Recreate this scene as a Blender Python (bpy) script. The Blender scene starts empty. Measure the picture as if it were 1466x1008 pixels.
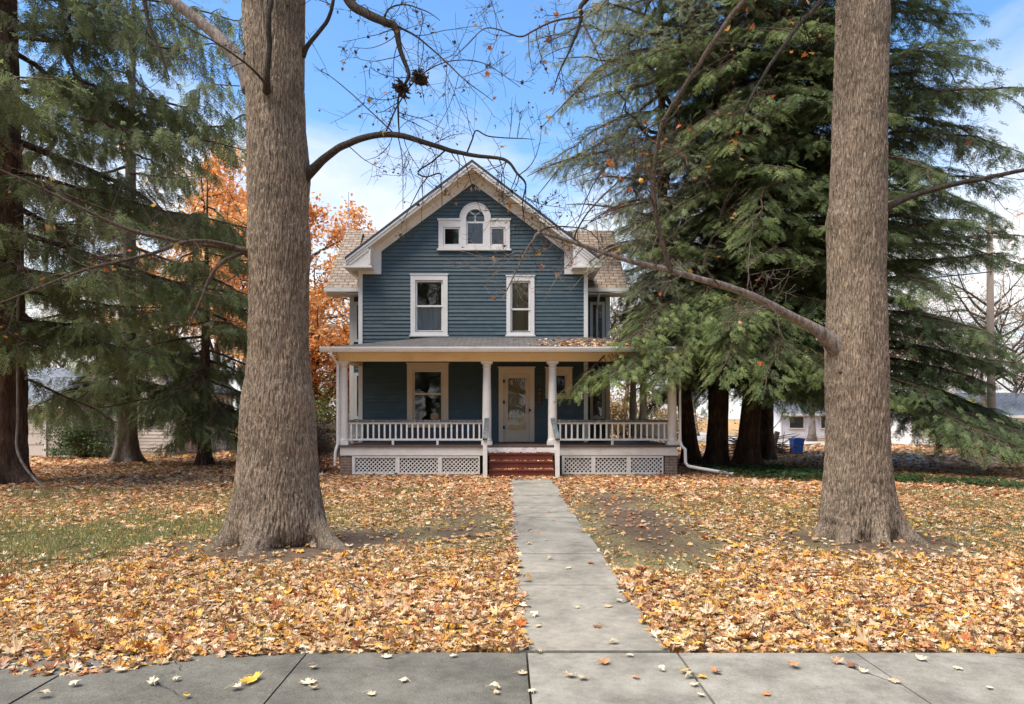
import bpy, math, random
import numpy as np
from math import radians as R, sin, cos, pi

random.seed(7)
rng = np.random.default_rng(11)
scene = bpy.context.scene
col = scene.collection

# ------------------------------------------------------------------ camera constants
F_PX, VX, HY, EYE = 1050.0, 724.0, 598.0, 1.55
def PX(px, Y): return (px - VX) / F_PX * Y
def PZ(py, Y): return EYE - (py - HY) / F_PX * Y
def PT(px, py, Y): return np.array([PX(px, Y), Y, PZ(py, Y)])
def GY(py): return EYE * F_PX / (py - HY)

def lin(r, g, b):
    f = lambda c: (c / 255 / 12.92) if c / 255 <= .04045 else ((c / 255 + .055) / 1.055) ** 2.4
    return np.array([f(r), f(g), f(b)])

# ------------------------------------------------------------------ numpy noise
def _h(ix, iy, iz, s):
    n = (ix * 374761393 + iy * 668265263 + iz * 2147483647 + s * 974634777) & 0xFFFFFFFF
    n = ((n ^ (n >> 13)) * 1274126177) & 0xFFFFFFFF
    n = n ^ (n >> 16)
    return (n & 0xFFFF) / 65535.0
def vnoise(x, y, z=0.0, s=0):
    x = np.asarray(x, float); y = np.asarray(y, float); z = np.zeros_like(x) + z
    ix, iy, iz = np.floor(x).astype(np.int64), np.floor(y).astype(np.int64), np.floor(z).astype(np.int64)
    fx, fy, fz = x - ix, y - iy, z - iz
    fx, fy, fz = [t * t * (3 - 2 * t) for t in (fx, fy, fz)]
    r = 0
    for dx in (0, 1):
        for dy in (0, 1):
            for dz in (0, 1):
                w = (fx if dx else 1 - fx) * (fy if dy else 1 - fy) * (fz if dz else 1 - fz)
                r = r + w * _h(ix + dx, iy + dy, iz + dz, s)
    return r
def fbm(x, y, z=0.0, s=0, o=3):
    r, a, t = 0, 1.0, 0
    for k in range(o):
        r = r + a * vnoise(np.asarray(x) * 2 ** k, np.asarray(y) * 2 ** k, np.asarray(z) * 2 ** k, s + k); t += a; a *= .5
    return r / t
def sstep(a, b, x):
    t = np.clip((np.asarray(x) - a) / (b - a), 0, 1); return t * t * (3 - 2 * t)

# ------------------------------------------------------------------ mesh building
class MB:
    def __init__(s): s.V = []; s.F = []; s.C = []; s.n = 0; s.useC = False
    def add(s, V, faces, C=None):
        V = np.asarray(V, float)
        if not isinstance(faces, list) or (len(faces) and not hasattr(faces[0], 'ndim')):
            g = {}
            for f in faces: g.setdefault(len(f), []).append(f)
            faces = [np.array(v, dtype=np.int64) for v in g.values()]
        for f in faces: s.F.append(f + s.n)
        s.V.append(V); s.n += len(V)
        if C is not None: s.useC = True
        s.C.append(np.tile(C, (len(V), 1)) if C is not None and np.ndim(C) == 1 else (C if C is not None else np.ones((len(V), 3)) * .5))
        return s
    def box(s, x0, x1, y0, y1, z0, z1, C=None):
        V = [(x, y, z) for z in (z0, z1) for y in (y0, y1) for x in (x0, x1)]
        return s.add(V, [(0, 2, 3, 1), (4, 5, 7, 6), (0, 1, 5, 4), (2, 6, 7, 3), (0, 4, 6, 2), (1, 3, 7, 5)], C)
    def prism(s, poly, d0, d1, axis='y', C=None):
        # poly in the plane across axis: 'y' -> (x,z), 'x' -> (y,z), 'z' -> (x,y)
        m = {'y': lambda p, d: (p[0], d, p[1]), 'x': lambda p, d: (d, p[0], p[1]), 'z': lambda p, d: (p[0], p[1], d)}[axis]
        n = len(poly)
        V = [m(p, d0) for p in poly] + [m(p, d1) for p in poly]
        F = [tuple(range(n))[::-1], tuple(range(n, 2 * n))] + [(i, (i + 1) % n, n + (i + 1) % n, n + i) for i in range(n)]
        return s.add(V, F, C)
    def obox(s, a, b, w, h, up=(0, 0, 1), C=None):
        # bar from a to b, width w across, height h
        a, b = np.array(a, float), np.array(b, float); d = b - a; d /= np.linalg.norm(d)
        u = np.array(up, float); r = np.cross(d, u); r /= np.linalg.norm(r); u = np.cross(r, d)
        V = [p + r * sx * w / 2 + u * sz * h / 2 for p in (a, b) for sz in (-1, 1) for sx in (-1, 1)]
        return s.add(V, [(0, 1, 3, 2), (4, 6, 7, 5), (0, 4, 5, 1), (2, 3, 7, 6), (0, 2, 6, 4), (1, 5, 7, 3)], C)
    def lathe(s, cx, cy, prof, n=24, C=None):
        V = [(cx + r * cos(2 * pi * k / n), cy + r * sin(2 * pi * k / n), z) for r, z in prof for k in range(n)]
        F = [(i * n + k, i * n + (k + 1) % n, (i + 1) * n + (k + 1) % n, (i + 1) * n + k) for i in range(len(prof) - 1) for k in range(n)]
        F += [tuple(range(n))[::-1], tuple(range((len(prof) - 1) * n, len(prof) * n))]
        return s.add(V, F, C)
    def tube(s, pts, rad, n=5, C=None):
        P = np.asarray(pts, float); m = len(P)
        rad = np.broadcast_to(np.asarray(rad, float), (m,))
        T = np.gradient(P, axis=0); T /= (np.linalg.norm(T, axis=1)[:, None] + 1e-9)
        ref = np.array([0, 0, 1.0]) if abs(T[:, 2]).mean() < .8 else np.array([1.0, 0, 0])
        A = np.cross(T, ref); A /= (np.linalg.norm(A, axis=1)[:, None] + 1e-9); B = np.cross(T, A)
        a = np.arange(n) * 2 * pi / n
        V = (P[:, None, :] + rad[:, None, None] * (np.cos(a)[None, :, None] * A[:, None, :] + np.sin(a)[None, :, None] * B[:, None, :])).reshape(-1, 3)
        i, k = np.meshgrid(np.arange(m - 1), np.arange(n), indexing='ij'); i, k = i.ravel(), k.ravel()
        F = np.stack([i * n + k, i * n + (k + 1) % n, (i + 1) * n + (k + 1) % n, (i + 1) * n + k], 1)
        caps = np.array([list(range(n))[::-1], list(range((m - 1) * n, m * n))])
        return s.add(V, [F, caps], C)
    def inst(s, T, faces, Rm, p, sc, C=None):
        # many copies of template T (m,3) with rotations Rm (n,3,3), positions p, scales sc
        n, m = len(p), len(T)
        if n == 0: return s
        V = np.einsum('nij,mj->nmi', Rm, T) * np.asarray(sc)[:, None, None] + p[:, None, :]
        off = (np.arange(n) * m)[:, None, None]
        fs = [(f[None] + off).reshape(-1, f.shape[1]) for f in faces]
        CC = np.repeat(C, m, axis=0) if C is not None else None
        return s.add(V.reshape(-1, 3), fs, CC)
    def mesh(s, name, origin=(0, 0, 0), smooth=False):
        me = bpy.data.meshes.new(name)
        V = np.concatenate(s.V) - np.asarray(origin, float)
        L = np.concatenate([f.ravel() for f in s.F]).astype(np.int32)
        tot = np.concatenate([np.full(len(f), f.shape[1], np.int32) for f in s.F])
        st = np.concatenate([[0], np.cumsum(tot)[:-1]]).astype(np.int32)
        me.vertices.add(len(V)); me.vertices.foreach_set('co', V.astype(np.float32).ravel())
        me.loops.add(len(L)); me.loops.foreach_set('vertex_index', L)
        me.polygons.add(len(tot)); me.polygons.foreach_set('loop_start', st)
        me.polygons.foreach_set('use_smooth', np.full(len(tot), smooth))
        if s.useC:
            c = np.concatenate(s.C); c = np.concatenate([c, np.ones((len(c), 1))], 1)
            at = me.attributes.new('Col', 'FLOAT_COLOR', 'POINT'); at.data.foreach_set('color', c.astype(np.float32).ravel())
        me.update(calc_edges=True)
        return me
    def obj(s, name, mat, parent=None, smooth=False, origin=None):
        V = np.concatenate(s.V)
        if parent is not None: org = np.array(WORLD[parent.name])
        elif origin is not None: org = np.array(origin, float)
        else:
            lo, hi = V.min(0), V.max(0); org = np.array([(lo[0] + hi[0]) / 2, (lo[1] + hi[1]) / 2, lo[2]])
        o = bpy.data.objects.new(name, s.mesh(name, org, smooth)); col.objects.link(o)
        for m in (mat if isinstance(mat, list) else [mat]): o.data.materials.append(m)
        if parent is not None: o.parent = parent; WORLD[o.name] = org
        else: o.location = org; WORLD[o.name] = org
        return o
WORLD = {}
def tag(o, label=None, cat=None, group=None, kind=None):
    if label: o['label'] = label
    if cat: o['category'] = cat
    if group: o['group'] = group
    if kind: o['kind'] = kind
    return o
def thing(name, loc, label, cat, group=None):
    o = bpy.data.objects.new(name, None); col.objects.link(o); o.location = loc; WORLD[o.name] = np.array(loc, float)
    o.empty_display_size = .3
    return tag(o, label, cat, group)
def copy_tree(o, parent=None, loc=None, rz=None, label=None, sc=None):
    c = o.copy(); col.objects.link(c)
    if parent is not None: c.parent = parent
    if loc is not None: c.location = loc
    if rz is not None: c.rotation_euler = (0, 0, rz)
    if sc is not None: c.scale = sc
    if label: c['label'] = label
    WORLD[c.name] = np.array(c.location)
    for ch in list(o.children): copy_tree(ch, c)
    return c

# ------------------------------------------------------------------ materials
def nodes(name):
    m = bpy.data.materials.new(name); m.use_nodes = True
    nt = m.node_tree; return m, nt, nt.nodes['Principled BSDF'], nt.nodes['Material Output']
def N(nt, t, **k):
    n = nt.nodes.new(t)
    for a, v in k.items():
        if a.startswith('i_'): n.inputs[a[2:].replace('_', ' ')].default_value = v
        else: setattr(n, a, v)
    return n
def rgba(c): return (float(c[0]), float(c[1]), float(c[2]), 1)
def ramp(nt, stops):
    r = nt.nodes.new('ShaderNodeValToRGB'); e = r.color_ramp.elements
    while len(e) < len(stops): e.new(.5)
    for el, (p, c) in zip(e, stops): el.position = p; el.color = rgba(c)
    return r
def paint(name, c, rough=.55, var=.12, scale=3.0, bump=.15, bscale=60, dirt=None, dscale=1.2, damt=.5, stretch=None):
    """painted / plain surface: colour with soft mottling, optional worn or dirty patches, fine bump"""
    m, nt, b, out = nodes(name); L = nt.links.new
    tc = N(nt, 'ShaderNodeTexCoord'); src = tc.outputs['Object']
    if stretch:
        mp = N(nt, 'ShaderNodeMapping'); mp.inputs['Scale'].default_value = stretch; L(src, mp.inputs[0]); src = mp.outputs[0]
    n1 = N(nt, 'ShaderNodeTexNoise', i_Scale=scale, i_Detail=6.0, i_Roughness=.65); L(src, n1.inputs['Vector'])
    c = np.array(c); r1 = ramp(nt, [(.25, c * (1 - var)), (.75, np.minimum(c * (1 + var), .9))]); L(n1.outputs[0], r1.inputs[0])
    last = r1.outputs[0]
    if dirt is not None:
        n2 = N(nt, 'ShaderNodeTexNoise', i_Scale=dscale, i_Detail=9.0, i_Roughness=.72); L(src, n2.inputs['Vector'])
        r2 = ramp(nt, [(.5, (0, 0, 0)), (.72, (damt,) * 3)]); L(n2.outputs[0], r2.inputs[0])
        mx = N(nt, 'ShaderNodeMixRGB'); mx.inputs[2].default_value = rgba(dirt); L(r2.outputs[0], mx.inputs[0]); L(last, mx.inputs[1]); last = mx.outputs[0]
    L(last, b.inputs['Base Color']); b.inputs['Roughness'].default_value = rough
    n3 = N(nt, 'ShaderNodeTexNoise', i_Scale=bscale, i_Detail=4.0); L(src, n3.inputs['Vector'])
    bp = N(nt, 'ShaderNodeBump', i_Strength=bump, i_Distance=.01); L(n3.outputs[0], bp.inputs['Height']); L(bp.outputs[0], b.inputs['Normal'])
    return m
def leafy(name, transl=.35, rough=.7, var=.25, vscale=30, spec=.3):
    """foliage: colour from the per-leaf attribute plus fine mottling, partly translucent"""
    m, nt, b, out = nodes(name); L = nt.links.new
    at = N(nt, 'ShaderNodeAttribute', attribute_name='Col')
    n1 = N(nt, 'ShaderNodeTexNoise', i_Scale=vscale, i_Detail=3.0); L(N(nt, 'ShaderNodeTexCoord').outputs['Object'], n1.inputs['Vector'])
    r1 = ramp(nt, [(.3, (1 - var,) * 3), (.7, (1 + var * .4,) * 3)]); L(n1.outputs[0], r1.inputs[0])
    mx = N(nt, 'ShaderNodeMixRGB', blend_type='MULTIPLY'); mx.inputs[0].default_value = 1; L(at.outputs[0], mx.inputs[1]); L(r1.outputs[0], mx.inputs[2])
    L(mx.outputs[0], b.inputs['Base Color']); b.inputs['Roughness'].default_value = rough; b.inputs['Specular IOR Level'].default_value = spec
    t = N(nt, 'ShaderNodeBsdfTranslucent'); L(mx.outputs[0], t.inputs['Color'])
    ms = N(nt, 'ShaderNodeMixShader'); ms.inputs[0].default_value = transl; L(b.outputs[0], ms.inputs[1]); L(t.outputs[0], ms.inputs[2]); L(ms.outputs[0], out.inputs[0])
    return m
def bark(name, c1, c2, scale=14, stretch=.16, bump=.7, fine=70, moss=None):
    m, nt, b, out = nodes(name); L = nt.links.new
    tc = N(nt, 'ShaderNodeTexCoord'); mp = N(nt, 'ShaderNodeMapping'); mp.inputs['Scale'].default_value = (1, 1, stretch); L(tc.outputs['Object'], mp.inputs[0])
    n1 = N(nt, 'ShaderNodeTexNoise', i_Scale=scale, i_Detail=6.0, i_Roughness=.75, i_Distortion=.8); L(mp.outputs[0], n1.inputs['Vector'])
    n2 = N(nt, 'ShaderNodeTexNoise', i_Scale=2.1, i_Detail=9.0, i_Roughness=.68, i_Distortion=.7); L(tc.outputs['Object'], n2.inputs['Vector'])
    mp2 = N(nt, 'ShaderNodeMapping'); mp2.inputs['Scale'].default_value = (1, 1, stretch * .55); L(tc.outputs['Object'], mp2.inputs[0])
    v = N(nt, 'ShaderNodeTexNoise', i_Scale=scale * 1.9, i_Detail=3.0, i_Roughness=.6, i_Distortion=1.2); L(mp2.outputs[0], v.inputs['Vector'])
    rv = ramp(nt, [(.36, (.55,) * 3), (.5, (1.0,) * 3), (.7, (1.15,) * 3)]); L(v.outputs[0], rv.inputs[0])
    r1 = ramp(nt, [(.32, c1), (.66, c2)]); L(n1.outputs[0], r1.inputs[0])
    r2 = ramp(nt, [(.28, (.52, .54, .5)), (.5, (.95, .93, .9)), (.74, (1.2, 1.16, 1.1))]); L(n2.outputs[0], r2.inputs[0])
    mx = N(nt, 'ShaderNodeMixRGB', blend_type='MULTIPLY'); mx.inputs[0].default_value = 1; L(r1.outputs[0], mx.inputs[1]); L(r2.outputs[0], mx.inputs[2])
    m3 = N(nt, 'ShaderNodeMixRGB', blend_type='MULTIPLY'); m3.inputs[0].default_value = 1; L(mx.outputs[0], m3.inputs[1]); L(rv.outputs[0], m3.inputs[2])
    L(m3.outputs[0], b.inputs['Base Color']); b.inputs['Roughness'].default_value = .9; b.inputs['Specular IOR Level'].default_value = .15
    n3 = N(nt, 'ShaderNodeTexNoise', i_Scale=fine, i_Detail=5.0); L(mp.outputs[0], n3.inputs['Vector'])
    ad = N(nt, 'ShaderNodeMath', operation='MULTIPLY_ADD'); ad.inputs[1].default_value = .5; L(n3.outputs[0], ad.inputs[0]); L(rv.outputs[0], ad.inputs[2])
    bp = N(nt, 'ShaderNodeBump', i_Strength=bump, i_Distance=.025); L(ad.outputs[0], bp.inputs['Height']); L(bp.outputs[0], b.inputs['Normal'])
    return m
def bricky(name, ca, cb, mortar, bw, bh, msize=.01, rot=None, rough=.9, var=.5, patch=None, pscale=.8, poff=(.5, .7), bump=.4, swap=False):
    m, nt, b, out = nodes(name); L = nt.links.new
    tc = N(nt, 'ShaderNodeTexCoord'); src = tc.outputs['Object']
    if rot:
        mp = N(nt, 'ShaderNodeMapping'); mp.inputs['Rotation'].default_value = rot; L(src, mp.inputs[0]); src = mp.outputs[0]
    bt = N(nt, 'ShaderNodeTexBrick', i_Scale=1.0); L(src, bt.inputs['Vector'])
    bt.inputs['Color1'].default_value = rgba(ca); bt.inputs['Color2'].default_value = rgba(cb); bt.inputs['Mortar'].default_value = rgba(mortar)
    bt.inputs['Brick Width'].default_value = bw; bt.inputs['Row Height'].default_value = bh; bt.inputs['Mortar Size'].default_value = msize
    n1 = N(nt, 'ShaderNodeTexNoise', i_Scale=9.0, i_Detail=8.0, i_Roughness=.75); L(tc.outputs['Object'], n1.inputs['Vector'])
    r1 = ramp(nt, [(.25, (1 - var,) * 3), (.75, (1 + var * .6,) * 3)]); L(n1.outputs[0], r1.inputs[0])
    mx = N(nt, 'ShaderNodeMixRGB', blend_type='MULTIPLY'); mx.inputs[0].default_value = 1; L(bt.outputs[0], mx.inputs[1]); L(r1.outputs[0], mx.inputs[2])
    last = mx.outputs[0]
    if patch is not None:
        n2 = N(nt, 'ShaderNodeTexNoise', i_Scale=pscale, i_Detail=6.0, i_Roughness=.7); L(tc.outputs['Object'], n2.inputs['Vector'])
        r2 = ramp(nt, [(poff[0], (0, 0, 0)), (poff[1], (.85,) * 3)]); L(n2.outputs[0], r2.inputs[0])
        m2 = N(nt, 'ShaderNodeMixRGB'); m2.inputs[2].default_value = rgba(patch); L(r2.outputs[0], m2.inputs[0]); L(last, m2.inputs[1]); last = m2.outputs[0]
    L(last, b.inputs['Base Color']); b.inputs['Roughness'].default_value = rough; b.inputs['Specular IOR Level'].default_value = .25
    bp = N(nt, 'ShaderNodeBump', i_Strength=bump, i_Distance=.02); L(mx.outputs[0], bp.inputs['Height']); L(bp.outputs[0], b.inputs['Normal'])
    return m
def glass(name, tint=(.9, .93, .95), refl=1.0):
    m, nt, b, out = nodes(name); L = nt.links.new
    nt.nodes.remove(b)
    tr = N(nt, 'ShaderNodeBsdfTransparent'); tr.inputs[0].default_value = rgba(tint)
    gl = N(nt, 'ShaderNodeBsdfGlossy'); gl.inputs['Roughness'].default_value = .02
    n1 = N(nt, 'ShaderNodeTexNoise', i_Scale=2.2, i_Detail=1.0); L(N(nt, 'ShaderNodeTexCoord').outputs['Object'], n1.inputs['Vector'])
    bp = N(nt, 'ShaderNodeBump', i_Strength=.06, i_Distance=.05); L(n1.outputs[0], bp.inputs['Height']); L(bp.outputs[0], gl.inputs['Normal'])
    fr = N(nt, 'ShaderNodeFresnel'); fr.inputs[0].default_value = 1.6 if refl == 1.0 else refl
    ms = N(nt, 'ShaderNodeMixShader'); L(fr.outputs[0], ms.inputs[0]); L(tr.outputs[0], ms.inputs[1]); L(gl.outputs[0], ms.inputs[2]); L(ms.outputs[0], out.inputs[0])
    return m
def concrete(name, c, speck=.35, crack=True):
    m, nt, b, out = nodes(name); L = nt.links.new
    tc = N(nt, 'ShaderNodeTexCoord'); src = tc.outputs['Object']
    n1 = N(nt, 'ShaderNodeTexNoise', i_Scale=1.6, i_Detail=7.0, i_Roughness=.65); L(src, n1.inputs['Vector'])
    n2 = N(nt, 'ShaderNodeTexNoise', i_Scale=110.0, i_Detail=3.0, i_Roughness=.8); L(src, n2.inputs['Vector'])
    n4 = N(nt, 'ShaderNodeTexNoise', i_Scale=7.0, i_Detail=9.0, i_Roughness=.75); L(src, n4.inputs['Vector'])
    c = np.array(c)
    r1 = ramp(nt, [(.3, c * .6), (.5, c), (.72, c * 1.3)]); L(n1.outputs[0], r1.inputs[0])
    r2 = ramp(nt, [(.3, (1 - speck,) * 3), (.7, (1 + speck,) * 3)]); L(n2.outputs[0], r2.inputs[0])
    r4 = ramp(nt, [(.3, (.7, .68, .63)), (.6, (1.12,) * 3)]); L(n4.outputs[0], r4.inputs[0])
    mx = N(nt, 'ShaderNodeMixRGB', blend_type='MULTIPLY'); mx.inputs[0].default_value = 1; L(r1.outputs[0], mx.inputs[1]); L(r2.outputs[0], mx.inputs[2])
    m2 = N(nt, 'ShaderNodeMixRGB', blend_type='MULTIPLY'); m2.inputs[0].default_value = 1; L(mx.outputs[0], m2.inputs[1]); L(r4.outputs[0], m2.inputs[2])
    L(m2.outputs[0], b.inputs['Base Color']); b.inputs['Roughness'].default_value = .88; b.inputs['Specular IOR Level'].default_value = .3
    bp = N(nt, 'ShaderNodeBump', i_Strength=.35, i_Distance=.006); L(n2.outputs[0], bp.inputs['Height']); L(bp.outputs[0], b.inputs['Normal'])
    return m

M = {}
M['siding'] = paint('blue_siding', lin(60, 76, 77), .5, .12, 2.5, .1, 50, dirt=lin(98, 110, 114), dscale=5, damt=.28)
M['trim'] = paint('white_trim', lin(216, 211, 202), .5, .06, 2, .12, 40, dirt=lin(190, 176, 158), dscale=1.5, damt=.45)
M['trim_porch'] = paint('porch_white', lin(218, 212, 200), .5, .06, 2, .15, 40, dirt=lin(176, 162, 142), dscale=2.5, damt=.6)
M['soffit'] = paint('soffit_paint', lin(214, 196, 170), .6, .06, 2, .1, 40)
M['beam'] = paint('porch_beam_paint', lin(226, 203, 160), .55, .06, 2, .1, 40, dirt=lin(180, 150, 110), dscale=1.5, damt=.4)
M['tan'] = paint('tan_trim', lin(216, 195, 165), .5, .05, 3, .1, 50)
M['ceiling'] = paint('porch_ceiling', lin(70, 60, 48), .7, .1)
M['floorwood'] = paint('porch_floor_wood', lin(88, 72, 62), .6, .2, 4, .2, 50, dirt=lin(92, 76, 64), dscale=3, damt=.7)
M['railtop'] = paint('worn_rail', lin(72, 80, 82), .7, .35, 12, .3, 60, dirt=lin(186, 186, 178), dscale=9, damt=.5)
M['red'] = paint('red_step', lin(108, 46, 29), .6, .15, 4, .2, 50, dirt=lin(84, 42, 30), dscale=3, damt=.6)
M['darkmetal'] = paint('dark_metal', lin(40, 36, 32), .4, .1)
M['brass'] = paint('aged_brass', lin(170, 110, 60), .4, .2, 20)
M['gutter'] = paint('gutter_white', lin(224, 220, 212), .4, .05, 2, .05, 30, dirt=lin(170, 160, 145), dscale=3, damt=.4)
M['galv'] = paint('grey_metal', lin(170, 172, 175), .35, .1)
M['roofgrey'] = bricky('grey_shingle', lin(88, 84, 80), lin(106, 101, 95), lin(60, 57, 55), .3, .14, .012)
M['roofmain'] = bricky('dark_shingle', lin(86, 88, 94), lin(110, 108, 108), lin(54, 54, 58), .3, .14, .012, rot=(0, 0, pi / 2))
M['roofedge'] = paint('roof_edge', lin(42, 50, 58), .6, .1)
M['rooftan'] = bricky('tan_shingle', lin(168, 148, 127), lin(138, 121, 104), lin(88, 77, 67), .3, .14, .014, var=.55)
M['brick'] = bricky('pier_brick', lin(142, 108, 86), lin(118, 96, 82), lin(150, 142, 130), .21, .075, .01, rot=(pi / 2, 0, 0))
M['glass'] = glass('window_glass')
M['interior'] = paint('interior_dark', lin(80, 68, 56), .9)
M['curtain'] = paint('curtain_cloth', lin(206, 206, 204), .9, .14, 1.2, .3, 8, stretch=(6, 6, .5))
M['blind_or_pane_tone'] = paint('door_blind_or_reflection', lin(190, 164, 120), .8, .16, 3, .3, 8, stretch=(14, 14, .6))
M['bark_maple'] = bark('maple_bark', lin(122, 104, 87), lin(198, 178, 154), 52, .2, 1.0, 160)
M['bark_dark'] = bark('conifer_bark', lin(58, 44, 36), lin(108, 86, 72), 10, .25, .8, 40)
M['bark_grey'] = bark('grey_bark', lin(104, 94, 86), lin(150, 138, 128), 16, .2, .6, 60)
M['twig'] = bark('limb_bark', lin(78, 66, 58), lin(132, 114, 98), 60, .5, .9, 160)
M['twig_dark'] = bark('dark_limb_bark', lin(56, 50, 46), lin(98, 88, 78), 60, .5, .9, 160)
M['litter'] = leafy('leaf_litter', .12, .65, .3, 26)
M['maple_leaf'] = leafy('autumn_leaf', .3, .6, .25, 20)
M['needles'] = leafy('needle_foliage', .55, .6, .25, 8)
M['grass'] = leafy('grass_blade', .3, .6, .2, 10)
M['conc_dark'] = concrete('sidewalk_dark', lin(100, 96, 85), .5)
M['conc'] = concrete('sidewalk_pale', lin(134, 128, 115), .28)
M['conc_walk'] = concrete('walk_concrete', lin(138, 131, 117), .26)
M['road'] = concrete('street_asphalt', lin(178, 170, 158), .15)
M['white_siding'] = paint('pale_siding', lin(222, 224, 228), .6, .05)
M['beige_siding'] = paint('beige_siding', lin(208, 196, 182), .6, .06)
M['roof_pale'] = bricky('pale_roof', lin(126, 130, 134), lin(108, 112, 118), lin(80, 84, 90), .3, .14, .012)
M['blue_plastic'] = paint('blue_plastic', lin(40, 96, 186), .4, .08)
M['polewood'] = paint('pole_wood', lin(140, 124, 110), .85, .15, 6, .4, 40, stretch=(4, 4, .3))
M['paintcar'] = paint('pale_car_paint', lin(196, 208, 224), .25, .03)
M['rubber'] = paint('rubber', lin(30, 30, 30), .8)

# ------------------------------------------------------------------ world, sun, camera
SUN = np.array([-.40, -.24, .86]); SUN /= np.linalg.norm(SUN)
def build_world():
    w = bpy.data.worlds.new("World"); scene.world = w; w.use_nodes = True
    nt = w.node_tree; L = nt.links.new; bg = nt.nodes['Background']
    sky = N(nt, 'ShaderNodeTexSky', sky_type='NISHITA', sun_disc=False)
    sky.sun_elevation = math.asin(SUN[2]); sky.sun_rotation = math.atan2(SUN[0], SUN[1]); sky.air_density = 1.0; sky.dust_density = .6; sky.ozone_density = 2.0
    tc = N(nt, 'ShaderNodeTexCoord'); sep = N(nt, 'ShaderNodeSeparateXYZ'); L(tc.outputs['Generated'], sep.inputs[0])
    za = N(nt, 'ShaderNodeMath', operation='ADD'); za.inputs[1].default_value = .22; L(sep.outputs[2], za.inputs[0])
    dx = N(nt, 'ShaderNodeMath', operation='DIVIDE'); dy = N(nt, 'ShaderNodeMath', operation='DIVIDE')
    L(sep.outputs[0], dx.inputs[0]); L(za.outputs[0], dx.inputs[1]); L(sep.outputs[1], dy.inputs[0]); L(za.outputs[0], dy.inputs[1])
    cb = N(nt, 'ShaderNodeCombineXYZ'); L(dx.outputs[0], cb.inputs[0]); L(dy.outputs[0], cb.inputs[1])
    of = N(nt, 'ShaderNodeVectorMath', operation='ADD'); of.inputs[1].default_value = CLOUD_OFF; L(cb.outputs[0], of.inputs[0])
    n1 = N(nt, 'ShaderNodeTexNoise', i_Scale=1.5, i_Detail=8.0, i_Roughness=.55, i_Distortion=.3); L(of.outputs[0], n1.inputs['Vector'])
    # more cloud low down, clear blue overhead
    lo = N(nt, 'ShaderNodeMapRange'); lo.inputs[1].default_value = .16; lo.inputs[2].default_value = .44; lo.inputs[3].default_value = .33; lo.inputs[4].default_value = -.10
    L(sep.outputs[2], lo.inputs[0])
    ad = N(nt, 'ShaderNodeMath', operation='ADD'); L(n1.outputs[0], ad.inputs[0]); L(lo.outputs[0], ad.inputs[1])
    cr = ramp(nt, [(.46, (0, 0, 0)), (.80, (1, 1, 1))]); L(ad.outputs[0], cr.inputs[0])
    hs = N(nt, 'ShaderNodeHueSaturation'); hs.inputs['Saturation'].default_value = 1.2; hs.inputs['Value'].default_value = 1.0; L(sky.outputs[0], hs.inputs['Color'])
    mx = N(nt, 'ShaderNodeMixRGB'); L(cr.outputs[0], mx.inputs[0]); L(hs.outputs[0], mx.inputs[1]); mx.inputs[2].default_value = CLOUD
    L(mx.outputs[0], bg.inputs[0]); bg.inputs[1].default_value = SKY_STRENGTH
    s = bpy.data.lights.new('sun', 'SUN'); s.energy = SUN_STRENGTH; s.angle = R(SUN_ANGLE); s.color = (1, .94, .86)
    so = bpy.data.objects.new('sun', s); col.objects.link(so); so.location = (-10, -15, 25)
    from mathutils import Vector
    so.rotation_euler = Vector(SUN).to_track_quat('Z', 'Y').to_euler()
    c = bpy.data.cameras.new('camera'); co = bpy.data.objects.new('camera', c); col.objects.link(co)
    c.sensor_width = 36; c.lens = 36 * F_PX / 1466; c.clip_end = 2000; c.clip_start = .1
    c.shift_x = (733 - VX) / 1466; c.shift_y = (HY - 504) / 1466
    co.location = (0, 0, EYE); co.rotation_euler = (R(90), 0, 0); scene.camera = co
    vs = scene.view_settings; vs.view_transform = 'Standard'; vs.look = 'None'; vs.gamma = 1; vs.exposure = EXPOSURE
    scene.cycles.max_bounces = 8; scene.cycles.diffuse_bounces = 4; scene.cycles.transmission_bounces = 6; scene.cycles.transparent_max_bounces = 12
SKY_STRENGTH, SUN_STRENGTH, SUN_ANGLE, EXPOSURE = .112, 2.7, 45, 1.43
CLOUD = (3.75, 3.72, 3.66, 1)
CLOUD_OFF = (4.2, 5.5, 0)
build_world()

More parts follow.
